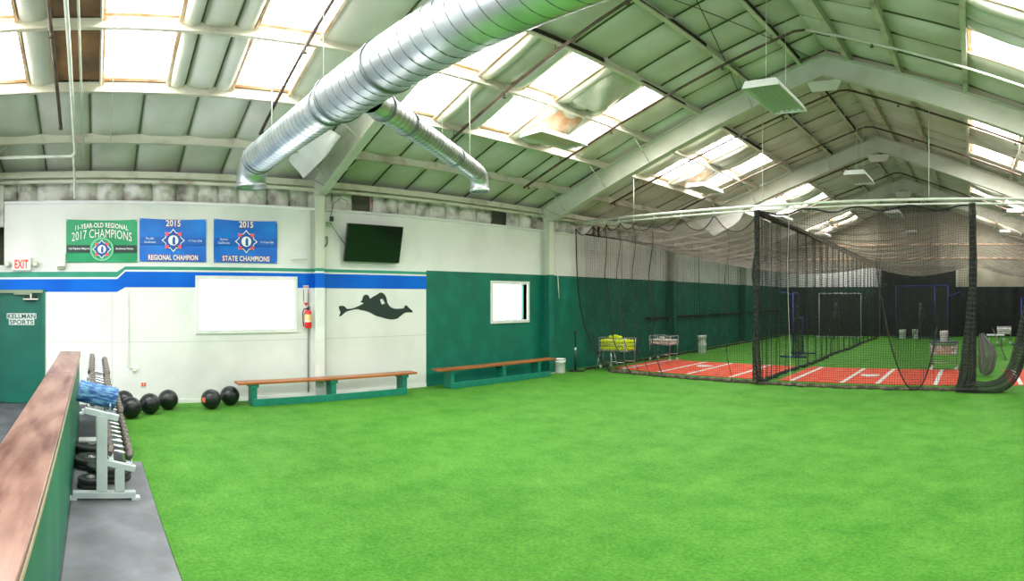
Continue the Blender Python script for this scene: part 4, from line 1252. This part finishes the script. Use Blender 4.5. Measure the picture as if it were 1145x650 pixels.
# ------------------------------------------------------------------ ball carts
def cart(label, loc, w, d, zt, zb, wheels=True, tray=False, rot=0.0):
    t = thing('ball_cart', label, 'cart', loc, rot, 'wheeled ball carts')
    r = .011
    for sx in (-1, 1):
        for sy in (-1, 1):
            g = MB(); g.tube([(sx * w / 2, sy * d / 2, zt), (sx * w * .47, sy * d * .47, .1)], r, 6); g.build('leg', M['chrome'], t)
            if wheels:
                g = MB(); g.lathe([(.012, -.014), (.04, -.014), (.045, 0), (.04, .014), (.012, .014)], 14, Matrix.Translation((sx * w * .47, sy * d * .47, .045)) @ Matrix.Rotation(pi / 2, 4, 'X')); g.build('caster', M['white_paint'], t)
    g = MB()
    for z in (zt, (zt + zb) / 2, zb):
        g.tube([(-w / 2, -d / 2, z), (w / 2, -d / 2, z), (w / 2, d / 2, z), (-w / 2, d / 2, z), (-w / 2, -d / 2, z)], .008, 6)
    n = 9
    for k in range(1, n):
        x = -w / 2 + w * k / n
        g.tube([(x, -d / 2, zt), (x, -d / 2, zb), (x, d / 2, zb), (x, d / 2, zt)], .003, 4)
    for k in range(1, 6):
        y = -d / 2 + d * k / 6
        g.tube([(-w / 2, y, zt), (-w / 2, y, zb), (w / 2, y, zb), (w / 2, y, zt)], .003, 4)
    g.build('wire_basket', M['chrome'], t)
    for sy in (-1, 1):
        g = MB(); g.tube([(-w * .47, sy * d * .47, .2), (w * .47, sy * d * .47, .2)], .009, 6); g.build('brace_bar', M['chrome'], t)
    return t
def balls(name, label, group, loc, w, d, zb, r, nx, ny, nz, mats, peak=0):
    proto = None
    lst = []
    for k in range(nz):
        for i in range(nx):
            for j in range(ny):
                if k < nz - 1 and 0 < i < nx - 1 and j > 0 and j < ny - 1: continue
                x = -w / 2 + r + (w - 2 * r) * i / (nx - 1); y = -d / 2 + r + (d - 2 * r) * j / (ny - 1)
                lst.append((x, y, zb + r + .006 + k * r * 1.95))
    for q in range(peak):
        a = random.uniform(0, 6.28); rr = random.uniform(0, 1) * w * .22
        lst.append((rr * cos(a) - w * .08, rr * .6 * sin(a), zb + r + nz * r * 1.9 + random.uniform(0, 1) * r * .9 * (1 - rr / w * 3)))
    for (x, y, z) in lst:
        m = random.choice(mats)
        if m.name not in BALLP:
            g = MB(); g.lathe([(sin(a), -cos(a)) for a in [pi * i / 10 for i in range(1, 10)]], 14)
            o = g.build(name, m); BALLP[m.name] = o.data
            o.name = name
        else:
            o = bpy.data.objects.new(name, BALLP[m.name]); C.objects.link(o)
        o.location = (loc[0] + x + random.uniform(-.004, .004), loc[1] + y + random.uniform(-.004, .004), z); o.scale = (r * .97,) * 3
        tag(o, label, 'ball', group)
BALLP = {}
M['yball'] = mat('yellow_ball', rgb(232, 246, 30), .6, col2=rgb(214, 232, 14), scale=2)
M['wball'] = mat('scuffed_white_ball', rgb(232, 228, 222), .6, col2=rgb(208, 202, 194), scale=2)
M['wball2'] = mat('dirty_ball', rgb(206, 196, 186), .6, col2=rgb(222, 212, 202), scale=2)
M['bball'] = mat('brown_scuffed_ball', rgb(196, 158, 140), .6, col2=rgb(226, 210, 196), scale=2)
c1 = (-9.0, 12.2)
cart('wire ball cart heaped with yellow balls beside the green wall', (c1[0], c1[1], 0), .86, .5, .84, .5)
balls('softball', 'yellow softball heaped in the wheeled wire cart', 'yellow softballs in the cart', c1, .84, .48, .5, .05, 8, 4, 3, [M['yball']], 22)
c2 = (-9.0, 14.6)
cart('wire ball cart of whitish balls behind the yellow one', (c2[0], c2[1], 0), .74, .48, .76, .5)
balls('baseball', 'scuffed whitish baseball lying in the second wire cart', 'whitish baseballs in the second cart', c2, .72, .46, .5, .04, 9, 5, 2, [M['wball'], M['wball2']], 8)
c3 = (-.77, 14.9)
cart('wire ball cart with a bucket on top beside the net column', (c3[0], c3[1], 0), .7, .5, .72, .42)
balls('baseball', 'brownish scuffed baseball in the cart below the bucket', 'brownish baseballs in the bucket topped cart', c3, .68, .48, .42, .038, 9, 5, 3, [M['wball'], M['bball'], M['bball']], 0)
t = thing('cart_lid', 'dark flat lid covering the ball cart under the bucket', 'lid', (c3[0], c3[1], .735))
g = MB(); g.box(-.38, .38, -.28, .28, 0, .02, ch=.004); g.build('lid_board', M['dark_blue'], t)
c4 = (1.3, 23.4)
cart('far ball cart with cream balls seen in the third cage', (c4[0], c4[1], 0), .56, .45, .72, .42)
balls('baseball', 'cream baseball in the far cart of the third cage', 'cream baseballs in the far cart', c4, .54, .43, .42, .042, 7, 4, 3, [M['wball']], 0)

def bucket(label, x, y, z=0.0, h=.36, r=.15, group='white buckets'):
    t = thing('bucket', label, 'bucket', (x, y, z), group=group)
    g = MB(); g.lathe([(0.001, .0), (r * .86, 0), (r * .88, .01), (r * .96, h * .75), (r * 1.03, h * .76), (r * 1.03, h * .8), (r, h * .81), (r * 1.0, h * .97), (r * 1.05, h * .97), (r * 1.05, h), (r * .96, h), (r * .84, .02), (0.001, .02)], 26, close=False)
    g.build('bucket_body', M['white_paint'], t)
    g = MB(); g.tube([(r * 1.04 * cos(a), -r * 1.04 * .25 - r * .85 * sin(a) * .35 - .0, h * .78 - .1 * sin(a)) if False else (r * 1.05 * cos(a), -r * 1.06 * abs(sin(a)), h * .8 - .12 * sin(a)) for a in [pi * k / 12 for k in range(13)]], .004, 5)
    g.build('wire_handle', M['chrome'], t)
    return t
bucket('white bucket standing at the end of the bench below the small window', -9.62, 10.58)
bucket('lower white bucket of the stacked pair by the green wall', -9.1, 17.3, 0, .36, .16)
bucket('upper white bucket of the stacked pair by the green wall', -9.1, 17.3, .362, .25, .16)
bucket('white bucket on the lid of the middle ball cart', c3[0] + .0, c3[1], .756, .28, .115)
bucket('white bucket on the floor at the post end of the tall blue screen', *on_y(1010, 372, 26.6)[:1], 26.3, 0, .42, .17)
bucket('white bucket beside the dark pitching machine in the middle cage', *on_y(1024, 371, 26.6)[:1], 26.3, 0, .44, .14)

# metal stool in front of the yellow cart
t = thing('folding_stool', 'small grey metal stand in front of the yellow ball cart', 'stool', (-9.0, 11.75, 0), .2)
g = MB(); g.box(-.2, .2, -.15, .15, .52, .54, ch=.005); g.build('seat', M['chrome'], t)
for sx in (-1, 1):
    for sy in (-1, 1):
        g = MB(); g.tube([(sx * .15, sy * .1, .52), (sx * .24, sy * .17, .0)], .014, 6); g.build('leg', M['chrome'], t)
for sy in (-1, 1):
    g = MB(); g.tube([(-.2, sy * .14, .22), (.2, sy * .14, .22)], .01, 6); g.build('stretcher', M['chrome'], t)

# batting tee by the bench
t = thing('batting_tee', 'black batting tee standing on its base beside the white bucket', 'tee', (-9.5, 11.05, 0))
g = MB(); g.prism([(-.2, .15), (.2, .15), (.2, -.08), (0, -.24), (-.2, -.08)], 0, .03, lambda a, b, h: (a, b, h)); g.build('tee_base', M['black'], t)
g = MB(); g.tube([(0, 0, .03), (0, 0, .55)], .024, 10); g.build('lower_tube', M['black'], t)
g = MB(); g.tube([(0, 0, .55), (0, 0, .62)], .026, 10); g.build('white_collar', M['white_paint'], t)
g = MB(); g.tube([(0, 0, .62), (0, 0, .95), (0, 0, 1.0), (0, 0, 1.06)], .02, 10, radii=[.018, .018, .03, .042]); g.build('tee_top', M['black'], t)

# ------------------------------------------------------------------ screens and machines in the cages
def screen(label, p0, p1, h, m, arm=None, cut=None, r=.024, group='protective pitching screens'):
    p0, p1 = Vector(p0 + (0,)), Vector(p1 + (0,))
    t = thing('pitching_screen', label, 'screen', tuple((p0 + p1) / 2), group=group)
    c = (p0 + p1) / 2; a, b = p0 - c, p1 - c; Z = Vector((0, 0, 1))
    g = MB()
    if cut:
        mid = a.lerp(b, .5)
        path = [a + Z * .03, b + Z * .03, b + Z * cut, mid + Z * cut, mid + Z * h, a + Z * h, a + Z * .03]
    else:
        path = [a + Z * .03, b + Z * .03, b + Z * h, a + Z * h, a + Z * .03]
    for p, q in zip(path, path[1:]): g.tube([p, q], r, 8)
    g.build('tube_frame', m, t)
    n = Vector((-(b - a).y, (b - a).x, 0)).normalized()
    for e in (a, b):
        g = MB(); g.tube([e + n * .45 + Z * .03, e - n * .45 + Z * .03], r, 8); g.build('foot', m, t)
    if arm:
        g = MB(); g.tube([tuple(Vector(arm[0]) - c), tuple(Vector(arm[1]) - c)], r, 8); g.build('arm_bar', m, t)
    g = MB(); hh = cut or h; L = (b - a).length
    g.grid(8, 8, lambda u, v: tuple(a.lerp(b, u) + Z * (.03 + (hh - .03) * v) + n * .03 * sin(pi * u) * sin(pi * v)), uvfn=lambda u, v: (u * L, v * hh))
    if cut:
        n0 = len(g.v); mid = a.lerp(b, .5)
        g.grid(4, 4, lambda u, v: tuple(a.lerp(mid, u) + Z * (cut + (h - cut) * v)), uvfn=lambda u, v: (u * L / 2, v * (h - cut)))
    g.build('screen_net', M['net_dense'], t, recalc=False)
screen('blue pitching screen standing edge-on in the cage along the green wall', (-5.66, 17.0), (-5.72, 18.25), 2.08, M['metal_blue'], arm=((-5.66, 17.0, 2.02), (-6.15, 17.2, 2.12)), cut=1.25)
screen('tall blue screen at the far end of the middle cage', (-3.7, 26.7), (-1.2, 26.7), 2.5, M['metal_blue'])
screen('narrow blue screen with a slanting arm beside the tall one', (-1.75, 25.5), (-1.15, 25.6), 2.5, M['metal_blue'], arm=((-1.15, 25.6, 2.0), (-.6, 25.6, 2.2)))
screen('grey framed screen at the far end of the cage along the green wall', (-7.5, 26.6), (-5.4, 26.6), 2.15, M['rack_paint'])
screen('blue screen partly seen past the drawn-aside curtain', (1.95, 22.5), (2.6, 23.8), 1.9, M['metal_blue'], cut=1.2)
def machine(label, x, y):
    t = thing('pitching_machine', label, 'machine', (x, y, 0), group='pitching machines')
    for k in range(3):
        a = 2 * pi * k / 3 + .5
        g = MB(); g.tube([(0, 0, .95), (.5 * cos(a), .5 * sin(a), 0.02)], .02, 6); g.build('leg', M['black'], t)
    g = MB(); g.box(-.12, .12, -.2, .2, .95, 1.25, ch=.02); g.build('motor_housing', M['black'], t)
    for z in (1.02, 1.4):
        g = MB(); g.lathe([(.03, -.05), (.17, -.05), (.19, -.02), (.19, .02), (.17, .05), (.03, .05)], 24, Matrix.Translation((0, -.1, z + .12)) @ Matrix.Rotation(pi / 2, 4, 'Y')); g.build('wheel', M['rubber_dark'], t)
    g = MB(); g.tube([(.16, -.5, 1.36), (.1, .3, 1.4)], .05, 10); g.build('ball_chute', M['rope'], t)
machine('black pitching machine on a tripod beside the tall blue screen', -2.4, 25.6)
machine('dark pitching machine on a tripod behind the grey framed screen net', -6.4, 25.7)
# low bench table beside the far cart
t = thing('low_table', 'pale low table end beside the far cart of cream balls', 'table', (.95, 22.4, 0))
g = MB(); g.box(-.4, .3, -.3, .3, .42, .46, ch=.005); g.build('tabletop', M['rack_paint'], t)
for sx in (-1, 1):
    for sy in (-1, 1):
        g = MB(); g.tube([(sx * .25 - .05, sy * .2, .42), (sx * .25 - .05, sy * .25, 0)], .015, 6); g.build('leg', M['chrome'], t)
g = MB(); g.tube([(.75, 21.2, .75), (1.0, 16.9, .05)], .02, 6)
tag(g.build('leaning_pole', M['hem']), 'slender grey pole slanting to the floor before the far cart', 'pole')

# black backdrop curtain at the far end
g = MB()
def bd(x0, x1, z1, mi):
    g.grid(int((x1 - x0) * 8), 6, lambda u, v: (x0 + (x1 - x0) * u, 27.75 + .05 * sin((x0 + (x1 - x0) * u) * 9), .02 + (z1 - .02) * v), mi)
bd(-4.6, -.85, 3.5, 0); bd(-.85, 4.2, 2.48, 0)
g2 = g.build('backdrop_curtain', M['black_cloth'], recalc=False)
tag(g2, 'black curtain covering the back wall behind the middle cage', 'curtain')
g = MB(); g.grid(60, 6, lambda u, v: (-9.5 + 4.9 * u, 27.6 + .05 * sin(u * 45), .02 + 2.45 * v), uvfn=lambda u, v: (u * 4.9, v * 2.5))
tag(g.build('back_net', M['net_dense'], recalc=False), 'dark net hung before the green back wall of the first cage', 'net', 'batting cage nets')
for k, x in enumerate((-.8, -4.7)):
    g = MB(); g.box(x - .04, x + .04, 27.85, 27.95, 0, 3.45); tag(g.build('wall_post', M['steel_white']), ['pale upright post at the edge of the black curtain by the net column', 'pale upright post at the other edge of the black curtain'][k], 'post', 'back wall posts')

g = MB(); g.tube([(-9.86, 14.9, 1.27), (-9.86, 27.4, 1.27)], .035, 8)
for y in (15.2, 18.0, 20.8, 23.6, 26.4): g.tube([(-9.93, y, 1.27), (-9.86, y, 1.27)], .02, 6)
tag(g.build('wall_pipe', M['rope']), 'long dark pipe fixed along the green wall inside the cage', 'pipe')
